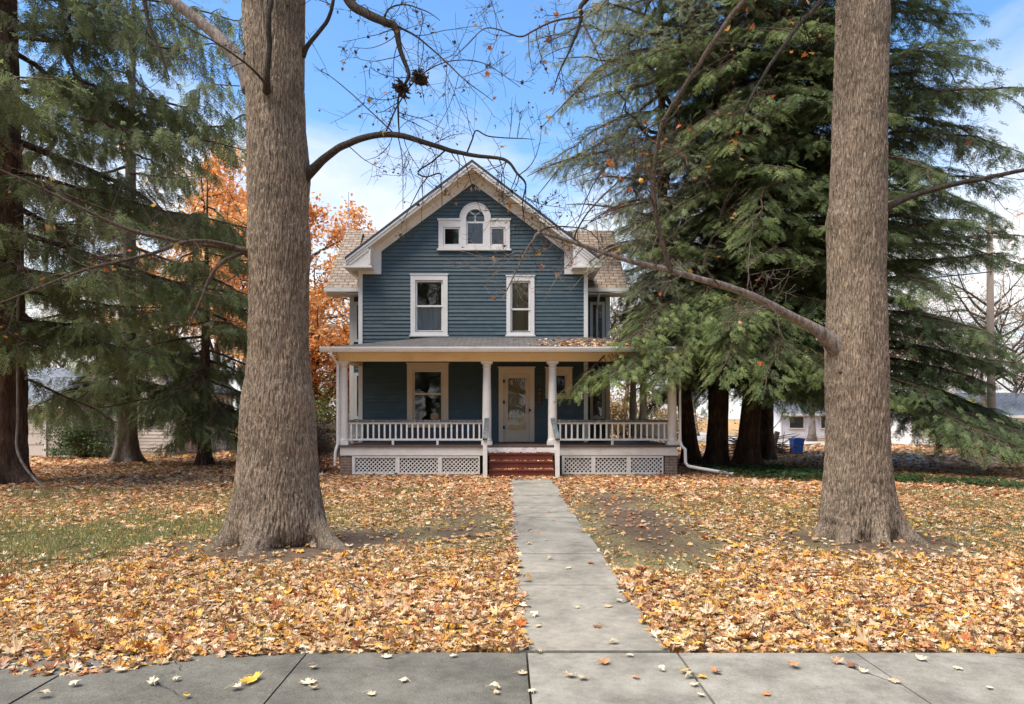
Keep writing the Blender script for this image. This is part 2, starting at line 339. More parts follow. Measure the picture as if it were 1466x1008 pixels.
#@@GROUND
#@@HOUSE
#@@MAPLES
#@@CONIFERS
#@@BACK
# ================================================================== GROUND, PAVING, LEAVES
WALK = (.09, 1.08)
def walk_edges(y):
    return WALK[0] - .02 * sstep(10, 17, y), WALK[1] + .08 * sstep(12, 17, y)
TREE_L, TREE_R = np.array([-2.78, 8.9]), np.array([4.42, 9.2])
def dens(x, y):
    """how thickly the fallen leaves lie"""
    n = fbm(x * .55, y * .45, 0, 3); n2 = fbm(x * 1.7, y * 1.4, 0, 9)
    d = .62 + .9 * (n - .42) + .7 * (n2 - .5) + .62 * sstep(8.8, 6.0, y) + .35 * sstep(10, 15, y)
    # thin, grassy patch left of the left-hand maple
    g = np.exp(-(((x + 5.6) / 2.3) ** 2 + ((y - 9.1) / 2.0) ** 2)); d -= .68 * g * (.4 + n2)
    # bare soil round the two trunks
    for c, r in ((TREE_L, 1.1), (TREE_R, 1.0)):
        q = np.hypot(x - c[0], (y - c[1] + .15)); d -= 1.25 * np.exp(-(q / r) ** 4) * (.6 + .8 * n2)
    d -= .95 * np.exp(-(((x + 1.9) / 1.0) ** 2 + ((y - 9.6) / .7) ** 2))
    # worn soil beside the walk
    d -= 1.5 * np.exp(-(((x - 1.75 - .06 * (y - 10)) / .75) ** 2)) * sstep(6.6, 8.2, y) * sstep(17.5, 14, y) * (.55 + .8 * n2)
    d -= .75 * np.exp(-(((x + .6) / .55) ** 2)) * sstep(8.8, 10.2, y) * sstep(16.5, 13, y) * (.4 + n2)
    d -= .25 * np.exp(-(((x - 3.0) / 1.4) ** 2 + ((y - 13) / 2.5) ** 2)) * (n > .45)
    d = d + .75 * (fbm(x * 3.4, y * 2.8, 0, 77) - .47); return np.clip(d, .09, 1.2)
def soil(x, y):
    n2 = fbm(x * 1.7, y * 1.4, 0, 9)
    s = 0
    for c, r in ((TREE_L, 1.25), (TREE_R, 1.2)): s = s + np.exp(-(np.hypot(x - c[0], y - c[1] + .15) / r) ** 4)
    s = s + np.exp(-(((x + 1.9) / 1.0) ** 2 + ((y - 9.6) / .8) ** 2))
    s = s + np.exp(-(((x - 1.95 - .05 * (y - 10)) / .95) ** 2)) * sstep(7.2, 8.6, y) * sstep(18.5, 15, y)
    s = s + .8 * np.exp(-(((x + .6) / .6) ** 2)) * sstep(8.4, 10, y) * sstep(17.5, 14, y) + .6 * (n2 > .66)
    return np.clip(s * (.5 + n2), 0, 1)
def gz(x, y):
    """gentle lawn relief, mounded at the big trunks"""
    z = .05 * (fbm(np.asarray(x) * .4, np.asarray(y) * .4, 0, 21) - .5)
    for c in (TREE_L, TREE_R): z = z + .09 * np.exp(-(np.hypot(x - c[0], y - c[1]) / 1.0) ** 2)
    w0, w1 = WALK
    k = sstep(0, .8, np.maximum(np.maximum(w0 - x, x - w1), 0)); k = np.where(y > 19.4, 1, k) * sstep(4.75, 5.4, y) * sstep(16.5, 14.5, np.where(np.abs(x) < 8, np.minimum(y, 15.8), 14))
    z = z * np.clip(k, 0, 1) - .012 - .05 * ((x > w0 - .12) & (x < w1 + .12) & (y < 18.2) & (y > 3)) - .06 * (y < 4.72)
    return z

def build_ground():
    xs = np.concatenate([[-600, -300, -150, -80, -50], np.arange(-34, 34, .16), [50, 80, 150, 300, 600]])
    ys = np.concatenate([[-600, -200, -60, -20, -5, 1, 3.0], np.arange(4.0, 40, .16), [45, 60, 90, 150, 300, 600, 900]])
    X, Y = np.meshgrid(xs, ys); x, y = X.ravel(), Y.ravel()
    z = np.where((np.abs(x) < 35) & (y > 3.9) & (y < 41), gz(x, y), -.03)
    z = np.where((y < 4.72) & (y > -60) & (np.abs(x) < 60), -.08, z)
    n1 = fbm(x * 2.2, y * 2.2, 0, 5); n2 = fbm(x * .6, y * .6, 0, 6)
    grass, dirt, litt = lin(146, 136, 94), lin(104, 86, 70), lin(180, 138, 92)
    s = soil(x, y); t = np.clip(dens(x, y) * .9 - .25 + .5 * (n1 - .5), 0, .85) + .35 * sstep(14, 24, y)
    c = grass[None] * (.7 + .6 * n1[:, None]) * (1 - s[:, None]) + dirt[None] * (.7 + .6 * n1[:, None]) * s[:, None]
    t = np.clip(t, 0, .9)[:, None]; c = c * (1 - t) + (litt[None] * (.75 + .5 * n2[:, None])) * t
    nx = len(xs); i, j = np.meshgrid(np.arange(len(ys) - 1), np.arange(nx - 1), indexing='ij'); q = (i * nx + j).ravel()
    mb = MB(); mb.add(np.stack([x, y, z], 1), [np.stack([q, q + 1, q + nx + 1, q + nx], 1)], c)
    m, nt, b, out = nodes('lawn_ground'); L = nt.links.new
    at = N(nt, 'ShaderNodeAttribute', attribute_name='Col'); tc = N(nt, 'ShaderNodeTexCoord')
    a1 = N(nt, 'ShaderNodeTexNoise', i_Scale=14.0, i_Detail=10.0, i_Roughness=.8); L(tc.outputs['Object'], a1.inputs['Vector'])
    r1 = ramp(nt, [(.3, (.45,) * 3), (.7, (1.4,) * 3)]); L(a1.outputs[0], r1.inputs[0])
    mx = N(nt, 'ShaderNodeMixRGB', blend_type='MULTIPLY'); mx.inputs[0].default_value = 1; L(at.outputs[0], mx.inputs[1]); L(r1.outputs[0], mx.inputs[2])
    v = N(nt, 'ShaderNodeTexVoronoi', i_Scale=9.0); L(tc.outputs['Object'], v.inputs['Vector'])
    L(mx.outputs[0], b.inputs['Base Color']); b.inputs['Roughness'].default_value = .95; b.inputs['Specular IOR Level'].default_value = .1
    bp = N(nt, 'ShaderNodeBump', i_Strength=.8, i_Distance=.04); L(a1.outputs[0], bp.inputs['Height']); L(bp.outputs[0], b.inputs['Normal'])
    tag(mb.obj('lawn', m, smooth=True), kind='structure')
build_ground()

# ---- paving
def build_paving():
    jx = [-12.2, -10.8, -9.4, -8.05, -6.7, -5.35, -4.02, -2.67, -1.30, .137, 1.12, 2.28, 3.6, 4.9, 6.2, 7.5, 8.8, 10.1, 11.4]
    dark, pale = MB(), MB()
    for a, b in zip(jx[:-1], jx[1:]):
        mb = dark if b < .2 else pale; dz = random.uniform(-.004, .004); g = .007
        y1 = 4.795 + random.uniform(-.012, .006)
        mb.box(a + g, b - g, 3.3, y1, -.07, .012 + dz)
    sw = tag(dark.obj('sidewalk', M['conc_dark']), kind='structure'); tag(pale.obj('sidewalk', M['conc']), kind='structure')
    jy = [4.815, 5.95, 6.72, 8.25, 9.75, 11.3, 12.8, 14.4, 16.0, 17.5, 18.78]
    mb = MB()
    for a, b in zip(jy[:-1], jy[1:]):
        (a0, a1), (b0, b1) = walk_edges(a), walk_edges(b); g = .006; dz = .018 + random.uniform(-.006, .006); j = random.uniform(-.012, .012)
        V = [(a0 + j, a + g), (a1 + j, a + g), (b1 + j, b - g), (b0 + j, b - g)]
        mb.prism(V, -.07, dz, axis='z')
    tag(mb.obj('front_walk', M['conc_walk']), kind='structure')
    mb = MB(); mb.box(-80, 80, -9, 1.5, -.2, -.06); tag(mb.obj('street', M['road']), kind='structure')
build_paving()

# ---- leaf shapes
def maple_shape(curl, seed, pts=1):
    """outline of a maple leaf, fanned from its centre, curled and creased"""
    r = np.random.default_rng(seed)
    half = [(0, 1.0), (.10, .72), (.24, .78), (.20, .52), (.34, .46), (.62, .62), (.60, .42), (.86, .30), (.62, .12), (.46, .02), (.66, -.24), (.34, -.20), (.14, -.22), (.04, -.34)]
    if pts == 0: half = [(0, 1.0), (.22, .45), (.62, .60), (.50, .08), (.60, -.25), (.06, -.32)]
    o = half + [(-a, b) for a, b in half[::-1] if a > 0]
    P = np.array([(0, .1)] + o) * .62
    P = P * (1 + r.normal(0, .10, P.shape)) * np.array([r.uniform(.75, 1.1), r.uniform(.85, 1.15)])
    a = r.uniform(0, 2 * pi); u = P[:, 0] * cos(a) + P[:, 1] * sin(a)
    z = curl * (u ** 2) * 1.6 + .25 * curl * np.abs(P[:, 0]) + r.normal(0, .05, len(P)) * abs(curl)
    b = r.uniform(0, 2 * pi); v = P[:, 0] * cos(b) + P[:, 1] * sin(b); z += curl * .7 * np.maximum(v, 0) ** 2 * 2
    T = np.stack([P[:, 0], P[:, 1], z], 1); n = len(o)
    F = np.array([(0, 1 + i, 1 + (i + 1) % n) for i in range(n)])
    return T, F
def rand_rot(n, tilt, r=rng):
    yaw = r.uniform(0, 2 * pi, n); ax = r.uniform(0, 2 * pi, n); t = r.normal(0, tilt, n)
    cz, sz = np.cos(yaw), np.sin(yaw); Z = np.zeros((n, 3, 3)); Z[:, 0, 0] = cz; Z[:, 0, 1] = -sz; Z[:, 1, 0] = sz; Z[:, 1, 1] = cz; Z[:, 2, 2] = 1
    u = np.stack([np.cos(ax), np.sin(ax), np.zeros(n)], 1); K = np.zeros((n, 3, 3))
    K[:, 0, 1] = -u[:, 2]; K[:, 0, 2] = u[:, 1]; K[:, 1, 0] = u[:, 2]; K[:, 1, 2] = -u[:, 0]; K[:, 2, 0] = -u[:, 1]; K[:, 2, 1] = u[:, 0]
    Rm = np.eye(3)[None] + np.sin(t)[:, None, None] * K + (1 - np.cos(t))[:, None, None] * (K @ K)
    return Rm @ Z
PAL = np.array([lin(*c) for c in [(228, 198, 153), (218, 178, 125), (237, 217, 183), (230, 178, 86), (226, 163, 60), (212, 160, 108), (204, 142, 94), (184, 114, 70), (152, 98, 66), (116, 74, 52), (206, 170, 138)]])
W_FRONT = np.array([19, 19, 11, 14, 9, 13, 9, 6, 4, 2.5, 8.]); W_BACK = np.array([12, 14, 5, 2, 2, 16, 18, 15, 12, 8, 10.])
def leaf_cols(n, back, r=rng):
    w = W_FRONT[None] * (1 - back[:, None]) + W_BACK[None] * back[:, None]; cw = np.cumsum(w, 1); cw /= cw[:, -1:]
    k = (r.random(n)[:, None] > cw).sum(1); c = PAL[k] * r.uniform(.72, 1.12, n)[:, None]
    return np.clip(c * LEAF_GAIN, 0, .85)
LEAF_GAIN = .95
def blocked(x, y):
    e0, e1 = walk_edges(y)
    j = .10 * (fbm(x * 4, y * 3, 0, 61) - .25) * (fbm(x * .2, y * .8, 0, 62) > .42); b = (x > e0 + .02 + j) & (x < e1 - .02 - j) & (y < 17.6 + .8 * fbm(x * 3, y * 0, 0, 64))
    edge = 4.80 - .10 * fbm(x * 2.5, x * 0 + 3.3, 0, 31) - .42 * np.exp(-((x + 2.75) / .85) ** 2) + .05
    b |= y < edge
    b |= (x > -4.5) & (x < 4.66) & (y > 19.82) & (y < 26) | (x > -.5) & (x < 1.32) & (y > 18.9) & (y < 20)
    b |= (x > -5.1) & (x < 3.4) & (y > 22) & (y < 33)
    for c, r in ((TREE_L, .5), (TREE_R, .45)): b |= np.hypot(x - c[0], y - c[1]) < r
    return b
def scatter(y0, y1, per, size, shapes, name, label, tilt=.30, mar=1.34, xlim=40, lift=.03):
    n = int(.72 * mar * (y1 ** 2 - y0 ** 2) * per)
    y = np.sqrt(rng.uniform(y0 ** 2, y1 ** 2, n)); x = (rng.uniform(-1, 1, n) * .73 * mar) * y; x = x + .0
    k = (rng.random(n) < dens(x, y)) & ~blocked(x, y) & (np.abs(x) < xlim); x, y = x[k], y[k]; n = len(x)
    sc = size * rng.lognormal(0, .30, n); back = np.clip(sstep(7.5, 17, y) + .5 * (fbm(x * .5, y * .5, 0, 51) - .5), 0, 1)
    shade = np.exp(-(((x + 10) / 8) ** 2 + ((y - 17.5) / 4) ** 2)); back = np.clip(back + .3 * shade, 0, 1)  # leaf colours turned browner to paint in the left spruce's shade
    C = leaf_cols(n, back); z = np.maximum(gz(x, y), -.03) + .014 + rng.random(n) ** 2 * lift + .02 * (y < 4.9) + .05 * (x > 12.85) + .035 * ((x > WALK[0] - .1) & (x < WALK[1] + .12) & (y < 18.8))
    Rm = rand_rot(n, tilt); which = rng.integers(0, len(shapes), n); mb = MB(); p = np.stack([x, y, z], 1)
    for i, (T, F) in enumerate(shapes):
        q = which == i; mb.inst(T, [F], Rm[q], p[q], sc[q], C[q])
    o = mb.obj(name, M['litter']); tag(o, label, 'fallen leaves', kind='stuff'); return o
SH_NEAR = [maple_shape(c, i) for i, c in enumerate([.15, -.4, .5, -.7, .7, -.15, -1.0, -.5, .3, -.25, 1.2, -1.4])]
SH_FAR = [maple_shape(c, i + 20, 0) for i, c in enumerate([.3, -.4, .5, -.7, .1])]
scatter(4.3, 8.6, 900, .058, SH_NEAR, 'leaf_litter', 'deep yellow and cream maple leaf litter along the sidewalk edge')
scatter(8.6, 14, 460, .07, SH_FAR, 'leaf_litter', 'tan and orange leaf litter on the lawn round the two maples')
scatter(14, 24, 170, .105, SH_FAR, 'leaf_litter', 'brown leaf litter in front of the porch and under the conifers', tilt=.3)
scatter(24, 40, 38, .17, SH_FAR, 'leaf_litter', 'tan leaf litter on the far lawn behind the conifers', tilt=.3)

# ---- grass
def build_grass():
    n = 260000; y = np.sqrt(rng.uniform(4.8 ** 2, 16 ** 2, n)); x = rng.uniform(-1, 1, n) * .8 * y
    g = fbm(x * 1.1, y * 1.1, 0, 41); s = soil(x, y)
    pr = (.25 + 1.2 * np.exp(-(((x + 5.6) / 2.6) ** 2 + ((y - 9.1) / 2.4) ** 2)) + .6 * sstep(.5, .7, g)) * (1 - s).clip(0) ** 2.5 * (1.1 - .55 * dens(x, y))
    k = (rng.random(n) < pr) & ~blocked(x, y) & (y > 4.82); x, y = x[k], y[k]; n = len(x)
    T = np.array([(-.5, 0, 0), (.5, 0, 0), (.28, .25, .6), (-.2, .8, 1.0)]); F = np.array([(0, 1, 2), (0, 2, 3)])
    T = T * np.array([.10, .55, 1])
    mb = MB(); C = np.array([lin(134, 134, 84)]) * rng.uniform(.6, 1.3, n)[:, None]; dry = rng.random(n) < .3; C[dry] = lin(176, 160, 104) * rng.uniform(.7, 1.1, dry.sum())[:, None]
    mb.inst(T, [F], rand_rot(n, .35), np.stack([x, y, gz(x, y) + .0], 1), rng.uniform(.035, .075, n) * (.8 + .03 * y), C)
    tag(mb.obj('grass', M['grass']), 'short green grass showing between the leaves', 'grass', kind='stuff')
build_grass()

# ---- single leaves lying on the paving
def loose_leaf(px, py, size, shape, colour, label, tilt=.08, mats='litter', curl=None):
    Y = GY(py); T, F = shape
    mb = MB(); mb.inst(T, [F], rand_rot(1, tilt), np.array([[PX(px, Y), Y, .04 + .1 * size]]), [size], np.clip(np.array([lin(*colour)]) * LEAF_GAIN, 0, .85))
    P = mb.V[0]
    # stalk
    d = rng.normal(0, 1, 2); d /= np.linalg.norm(d); c = P[0]
    mb.tube([c, c + np.array([d[0] * .4, d[1] * .4, -.1]) * size, c + np.array([d[0] * .8, d[1] * .75, -.25]) * size], .0016, 4, C=np.clip(lin(*colour) * .7, 0, 1))
    lo = P[:, 2].min(); mb.V[0][:, 2] += .024 - lo + .001
    o = mb.obj('fallen_leaf', M[mats]); tag(o, label, 'leaf', 'single leaves lying on the paving'); return o
big = maple_shape(.5, 79); big = (big[0] * np.array([1.15, .7, .55]), big[1])
CRM, PAL_T, ORG, YEL, BRN = (226, 208, 174), (208, 182, 142), (206, 140, 84), (236, 186, 74), (150, 104, 72)
loose_leaf(362, 980, .16, big, YEL, 'large curled yellow leaf alone on the dark sidewalk slab', tilt=.02)
loose_leaf(335, 990, .08, SH_NEAR[2], CRM, 'cream scrap of leaf beside the large curled yellow leaf')
loose_leaf(866, 955, .085, SH_NEAR[2], ORG, 'orange brown leaf on the pale slab just below the walk')
loose_leaf(908, 975, .065, SH_NEAR[5], (214, 160, 110), 'small light orange leaf on the pale sidewalk slab')
loose_leaf(745, 902, .10, SH_NEAR[4], (206, 120, 56), 'rusty orange leaf against the left edge of the walk')
loose_leaf(755, 835, .12, SH_NEAR[6], (214, 166, 90), 'golden leaf pair on the left edge of the walk')
loose_leaf(442, 984, .11, SH_NEAR[0], CRM, 'lone cream leaf on the dark slab right of the curled yellow leaf')
loose_leaf(1198, 955, .085, SH_NEAR[4], (210, 170, 130), 'tan leaf by the slanted crack of the pale sidewalk')
lot = [(110, 985, 0), (255, 978, 0), (217, 984, 0), (268, 1003, 3), (450, 960, 1), (448, 990, 1), (555, 946, 0), (650, 945, 0), (580, 980, 0), (530, 1000, 0), (708, 990, 0), (710, 997, 1), (748, 970, 1), (763, 996, 0),
       (770, 939, 1), (817, 972, 1), (948, 964, 0), (836, 976, 1), (767, 886, 0), (772, 902, 1), (857, 901, 2), (878, 927, 1), (884, 865, 0), (901, 858, 0), (815, 817, 0), (756, 782, 0), (780, 776, 0), (788, 803, 1),
       (827, 874, 1), (873, 873, 1), (846, 809, 2), (792, 749, 2), (737, 725, 2), (783, 736, 2), (740, 752, 2), (760, 765, 1), (770, 765, 2), (902, 943, 0), (1319, 950, 0), (1372, 962, 0), (1236, 968, 0), (1284, 981, 1), (1133, 960, 2), (1027, 968, 2),
       (1218, 960, 2), (990, 975, 1), (995, 985, 0), (1003, 1000, 0), (982, 968, 3), (1008, 975, 3), (1415, 990, 0), (1100, 1000, 2), (60, 1003, 1), (175, 965, 0)]
NM = [('cream leaf lying on the paving', (CRM,)), ('pale tan leaf lying on the paving', (PAL_T,)), ('brown leaf lying on the paving', (ORG, BRN)), ('yellow leaf lying on the paving', (YEL,))]
for px, py, k in lot:
    onw = py < 937
    lab = NM[k][0].replace('paving', 'front walk' if onw else ('dark half of the sidewalk' if px < 757 else 'pale half of the sidewalk'))
    loose_leaf(px, py, rng.uniform(.05, .085) * (1.25 if onw else 1), SH_NEAR[[0, 1, 2, 5, 7, 8, 9][rng.integers(0, 7)]], NM[k][1][rng.integers(0, len(NM[k][1]))], lab)
# leaves drifted on the porch roof and the steps
def drift(n, fx, fz, size, name, label):
    x, y, z = fx(n); mb = MB(); C = leaf_cols(n, np.ones(n) * .9)
    T, F = SH_FAR[1]; mb.inst(T, [F], rand_rot(n, .35), np.stack([x, y, z], 1), rng.uniform(.7, 1.3, n) * size, C)
    tag(mb.obj(name, M['litter']), label, 'fallen leaves', kind='stuff')
def roof_pts(n):
    c = rng.choice([1.5, 2.3, 3.3, 4.0], n, p=[.25, .35, .3, .1]); x = c + rng.normal(0, .45, n); y = 19.5 + np.abs(rng.normal(0, .9, n)); y = np.minimum(y, 21.9)
    x = np.minimum(x, 4.6); return x, y, 3.40 + (y - 19.35) * (.57 / 2.65) + .03
drift(420, roof_pts, 0, .13, 'leaf_drift', 'brown leaf drifts lying on the grey porch roof')
def step_pts(n):
    k = rng.integers(0, 4, n); x = rng.uniform(-.42, 1.22, n); f = fbm(x * 3, x * 0 + k, 0, 8); y = 19.5 - .28 * k + rng.uniform(.0, .25, n); z = np.array([.61, .41, .21, .03])[k] + .02
    q = f > .35; return x, np.where(k == 3, y - .1, y), z
drift(260, step_pts, 0, .09, 'leaf_drift', 'tan leaves gathered on the red front steps')
# ================================================================== HOUSE
YW = 22.0                       # plane of the front wall
YP = 19.8                       # front edge of the porch
XL, XR, XC = PX(515, YW), PX(840, YW), -.985
ZAP, TIPX, SL = 9.08, 3.70, .767   # roof apex height, half width to the eave tip, slope
ZF = .81                        # porch floor height
house = thing('house', (XC, YW, 0), 'two storey blue clapboard house with steep front gable and full white porch', 'house')
hp = lambda mb, name, mat, parent=None, **k: mb.obj(name, M[mat] if isinstance(mat, str) else mat, parent or house, **k)

def siding(mb, edges, z0, z1, mapf, cuts=(), pitch=.112, lap=.03):
    """lapped boards; edges(z)->(u0,u1); mapf(u,out,z)->xyz; cuts = (u0,u1,z0,z1)"""
    k = int(math.ceil((z1 - z0) / pitch))
    for i in range(k):
        za, zb = z0 + i * pitch, min(z0 + (i + 1) * pitch, z1)
        a0, a1 = edges(za); b0, b1 = edges(zb)
        zm = (za + zb) / 2
        segs = [(a0, a1, b0, b1)]
        for c0, c1, cz0, cz1 in cuts:
            if cz0 < zm < cz1:
                ns = []
                for s0, s1, t0, t1 in segs:
                    if c1 <= s0 or c0 >= s1: ns.append((s0, s1, t0, t1)); continue
                    if c0 > s0: ns.append((s0, c0, t0, c0))
                    if c1 < s1: ns.append((c1, s1, c1, t1))
                segs = ns
        cut_ = []
        for s0, s1, t0, t1 in segs:                     # boards of random length butted end to end
            a = s0 + random.uniform(.6, 3.2); prev = (s0, t0)
            while a < min(s1, t1) - .3:
                if a > max(s0, t0) + .1: cut_.append((prev[0], a - .0025, prev[1], a - .0025)); prev = (a + .0025, a + .0025)
                a += random.uniform(1.4, 3.6)
            cut_.append((prev[0], s1, prev[1], t1))
        for s0, s1, t0, t1 in cut_:
            if s1 - s0 < .01: continue
            j = random.uniform(-.006, .006)
            V = [mapf(s0, lap + j, za), mapf(s1, lap + j, za), mapf(t1, .002, zb), mapf(t0, .002, zb), mapf(s0, 0, za), mapf(s1, 0, za)]
            mb.add(V, [(0, 1, 2, 3), (4, 5, 1, 0)])

def rect_ring(mb, x0, x1, z0, z1, w, y0, y1, wb=None, wt=None):
    wb = wb or w; wt = wt or w
    mb.box(x0, x0 + w, y0, y1, z0, z1); mb.box(x1 - w, x1, y0, y1, z0, z1)
    mb.box(x0 + w, x1 - w, y0, y1, z0, z0 + wb); mb.box(x0 + w, x1 - w, y0, y1, z1 - wt, z1)

CUTS = []
def window(px0, px1, py0, py1, tw, mat, meet=.5, curtain=None, sash='trim', sw=.05, label=None, sill=True):
    x0, x1, z0, z1 = PX(px0, YW), PX(px1, YW), PZ(py1, YW), PZ(py0, YW)
    CUTS.append((x0 + tw * .6, x1 - tw * .6, z0 + tw * .6, z1 - tw * .6))
    f = MB(); rect_ring(f, x0, x1, z0, z1, tw, YW - .055, YW + .10, wb=tw * .7, wt=tw * 1.1)
    f.box(x0 - .025, x1 + .025, YW - .075, YW + .02, z1, z1 + .035)
    w = hp(f, 'window', mat)
    if label: w['label'] = label
    if sill:
        s = MB(); s.box(x0 - .03, x1 + .03, YW - .09, YW + .02, z0 - .045, z0 - .002); hp(s, 'sill', mat, w)
    a0, a1, b0, b1 = x0 + tw + .004, x1 - tw - .004, z0 + tw * .7 + .004, z1 - tw * 1.1 - .004
    s = MB()
    if meet:
        zm = b0 + (b1 - b0) * meet
        rect_ring(s, a0, a1, b0, zm + .02, sw, YW + .035, YW + .065); rect_ring(s, a0, a1, zm - .02, b1, sw, YW + .005, YW + .033)
    else: rect_ring(s, a0, a1, b0, b1, sw, YW + .01, YW + .05)
    hp(s, 'sash', sash, w)
    g = MB()
    if meet:
        g.box(a0 + sw, a1 - sw, YW + .050, YW + .056, b0 + sw, zm - sw + .02); g.box(a0 + sw, a1 - sw, YW + .018, YW + .024, zm + sw - .02, b1 - sw)
    else: g.box(a0 + sw, a1 - sw, YW + .028, YW + .034, b0 + sw, b1 - sw)
    hp(g, 'pane', 'glass', w)
    if curtain:
        c = MB(); n = 60; lo, hi = b0 + (b1 - b0) * curtain[0], b0 + (b1 - b0) * curtain[1]
        xs = np.linspace(a0, a1, n); V = [(x, YW + .14 + .02 * sin(i * .9) + .01 * sin(i * 2.3), z) for z in (lo, hi) for i, x in enumerate(xs)]
        c.add(V, [(i, i + 1, n + i + 1, n + i) for i in range(n - 1)]); hp(c, 'curtain', curtain[2], w)
    return w

window(588, 641, 394, 480, .14, 'trim', .5, (0, .52, 'curtain'), label='left upper sash window, a pale curtain behind its lower pane')
window(725, 765, 396, 480, .12, 'trim', .45, (0, 1, 'blind_or_pane_tone'), label='narrow upper sash window right of the centre')  # brown curtain added to imitate the reflection on this pane
window(583, 642, 521, 610, .17, 'tan', .54, sash='tan', label='tan framed porch window left of the columns')
window(781, 819, 527, 571, .17, 'tan', None, sash='tan', sw=.04, sill=False, label='small tan framed porch window half behind a column')
# attic window of three lights, the middle one arched
def attic_window():
    sc = F_PX / YW
    x = lambda p: PX(p, YW); z = lambda p: PZ(p, YW)
    f = MB()
    y0, y1 = YW - .06, YW + .03
    zb, zt = z(357), z(316)
    # side lights
    for (a, b) in ((628, 659), (702, 730)):
        f.box(x(a), x(b), y0, y1, zb, zb + .10); f.box(x(a), x(b), y0, y1, zt - .2, zt)
        f.box(x(a) - .03, x(b) + .03, y0 - .03, y1, zt, zt + .05)
    f.box(x(628), x(628) + .14, y0, y1, zb + .10, zt - .2); f.box(x(730) - .14, x(730), y0, y1, zb + .10, zt - .2)
    # arched middle casing
    cx = x(680.5); ro, ri = x(702) - cx, x(693.5) - cx; zc = z(313.5)
    n = 24; out = [(cx + ro * cos(pi * i / n), zc + ro * sin(pi * i / n)) for i in range(n + 1)]; inn = [(cx + ri * cos(pi * i / n), zc + ri * sin(pi * i / n)) for i in range(n + 1)]
    for i in range(n):
        f.prism([out[i], out[i + 1], inn[i + 1], inn[i]], y0 - .02, y1)
        o2 = lambda p, k: (cx + (p[0] - cx) * k, zc + (p[1] - zc) * k)
        f.prism([o2(out[i], 1.04), o2(out[i + 1], 1.04), o2(out[i + 1], .99), o2(out[i], .99)], y0 - .045, y1)
    for sgn in (-1, 1): f.box(min(cx + sgn * ro, cx + sgn * ri), max(cx + sgn * ro, cx + sgn * ri), y0 - .02, y1, zb + .10, zc)
    f.box(cx - ro, cx + ro, y0 - .021, y1, zb, zb + .10)
    f.box(x(626), x(732), y0 - .05, y1, zb - .05, zb - .003)
    w = hp(f, 'window', 'trim'); w['label'] = 'attic window of three lights with a round arch over the middle one'
    s = MB(); yy0, yy1 = YW - .03, YW + .02
    for (a, b) in ((x(628) + .145, x(659)), (x(702), x(730) - .145)):
        rect_ring(s, a, b, zb + .105, zt - .205, .045, yy0, yy1)
    zmt = z(319)
    s.box(cx - ri, cx + ri, yy0, yy1, zmt - .02, zmt + .03); s.box(cx - ri, cx + ri, yy0, yy1, zb + .105, zb + .16)
    for sgn in (-1, 1): s.box(min(cx + sgn * ri, cx + sgn * (ri - .045)), max(cx + sgn * ri, cx + sgn * (ri - .045)), yy0, yy1, zb + .16, zmt - .02)
    # Y shaped glazing bars in the arch
    s.obox((cx, YW - .008, zmt + .03), (cx, YW - .008, zc + ri * .38), .04, .03, up=(0, 1, 0))
    for sgn in (-1, 1): s.obox((cx, YW - .006, zc + ri * .36), (cx + sgn * ri * .62, YW - .006, zc + ri * .80), .03, .04, up=(0, 1, 0))
    hp(s, 'sash', 'trim', w)
    g = MB()
    for (a, b) in ((x(628) + .19, x(659) - .045), (x(702) + .045, x(730) - .19)): g.box(a, b, YW - .004, YW + .002, zb + .15, zt - .25)
    g.box(cx - ri + .045, cx + ri - .045, YW - .004, YW + .002, zb + .16, zmt - .02)
    pts = [(cx + ri * cos(pi * i / n), zc + ri * sin(pi * i / n)) for i in range(n + 1)] + [(cx - ri, zmt + .03), (cx + ri, zmt + .03)]
    g.prism(pts, YW - .004, YW + .002)
    hp(g, 'pane', 'glass', w)
    CUTS.append((x(632), x(657), zb + .06, zt - .15)); CUTS.append((cx - ri - .04, cx + ri + .04, zb + .06, zc + .05)); CUTS.append((x(704), x(727), zb + .06, zt - .15))
    c = MB()
    for i in range(14):
        a, b = i * pi / 14, (i + 1) * pi / 14
        c.prism([(cx + (ri + .0) * cos(a), zc + ri * sin(a)), (cx + ri * cos(b), zc + ri * sin(b)), (cx, zc)], YW + .03, YW + .05)
    hp(c, 'curtain', 'curtain', w)
attic_window()

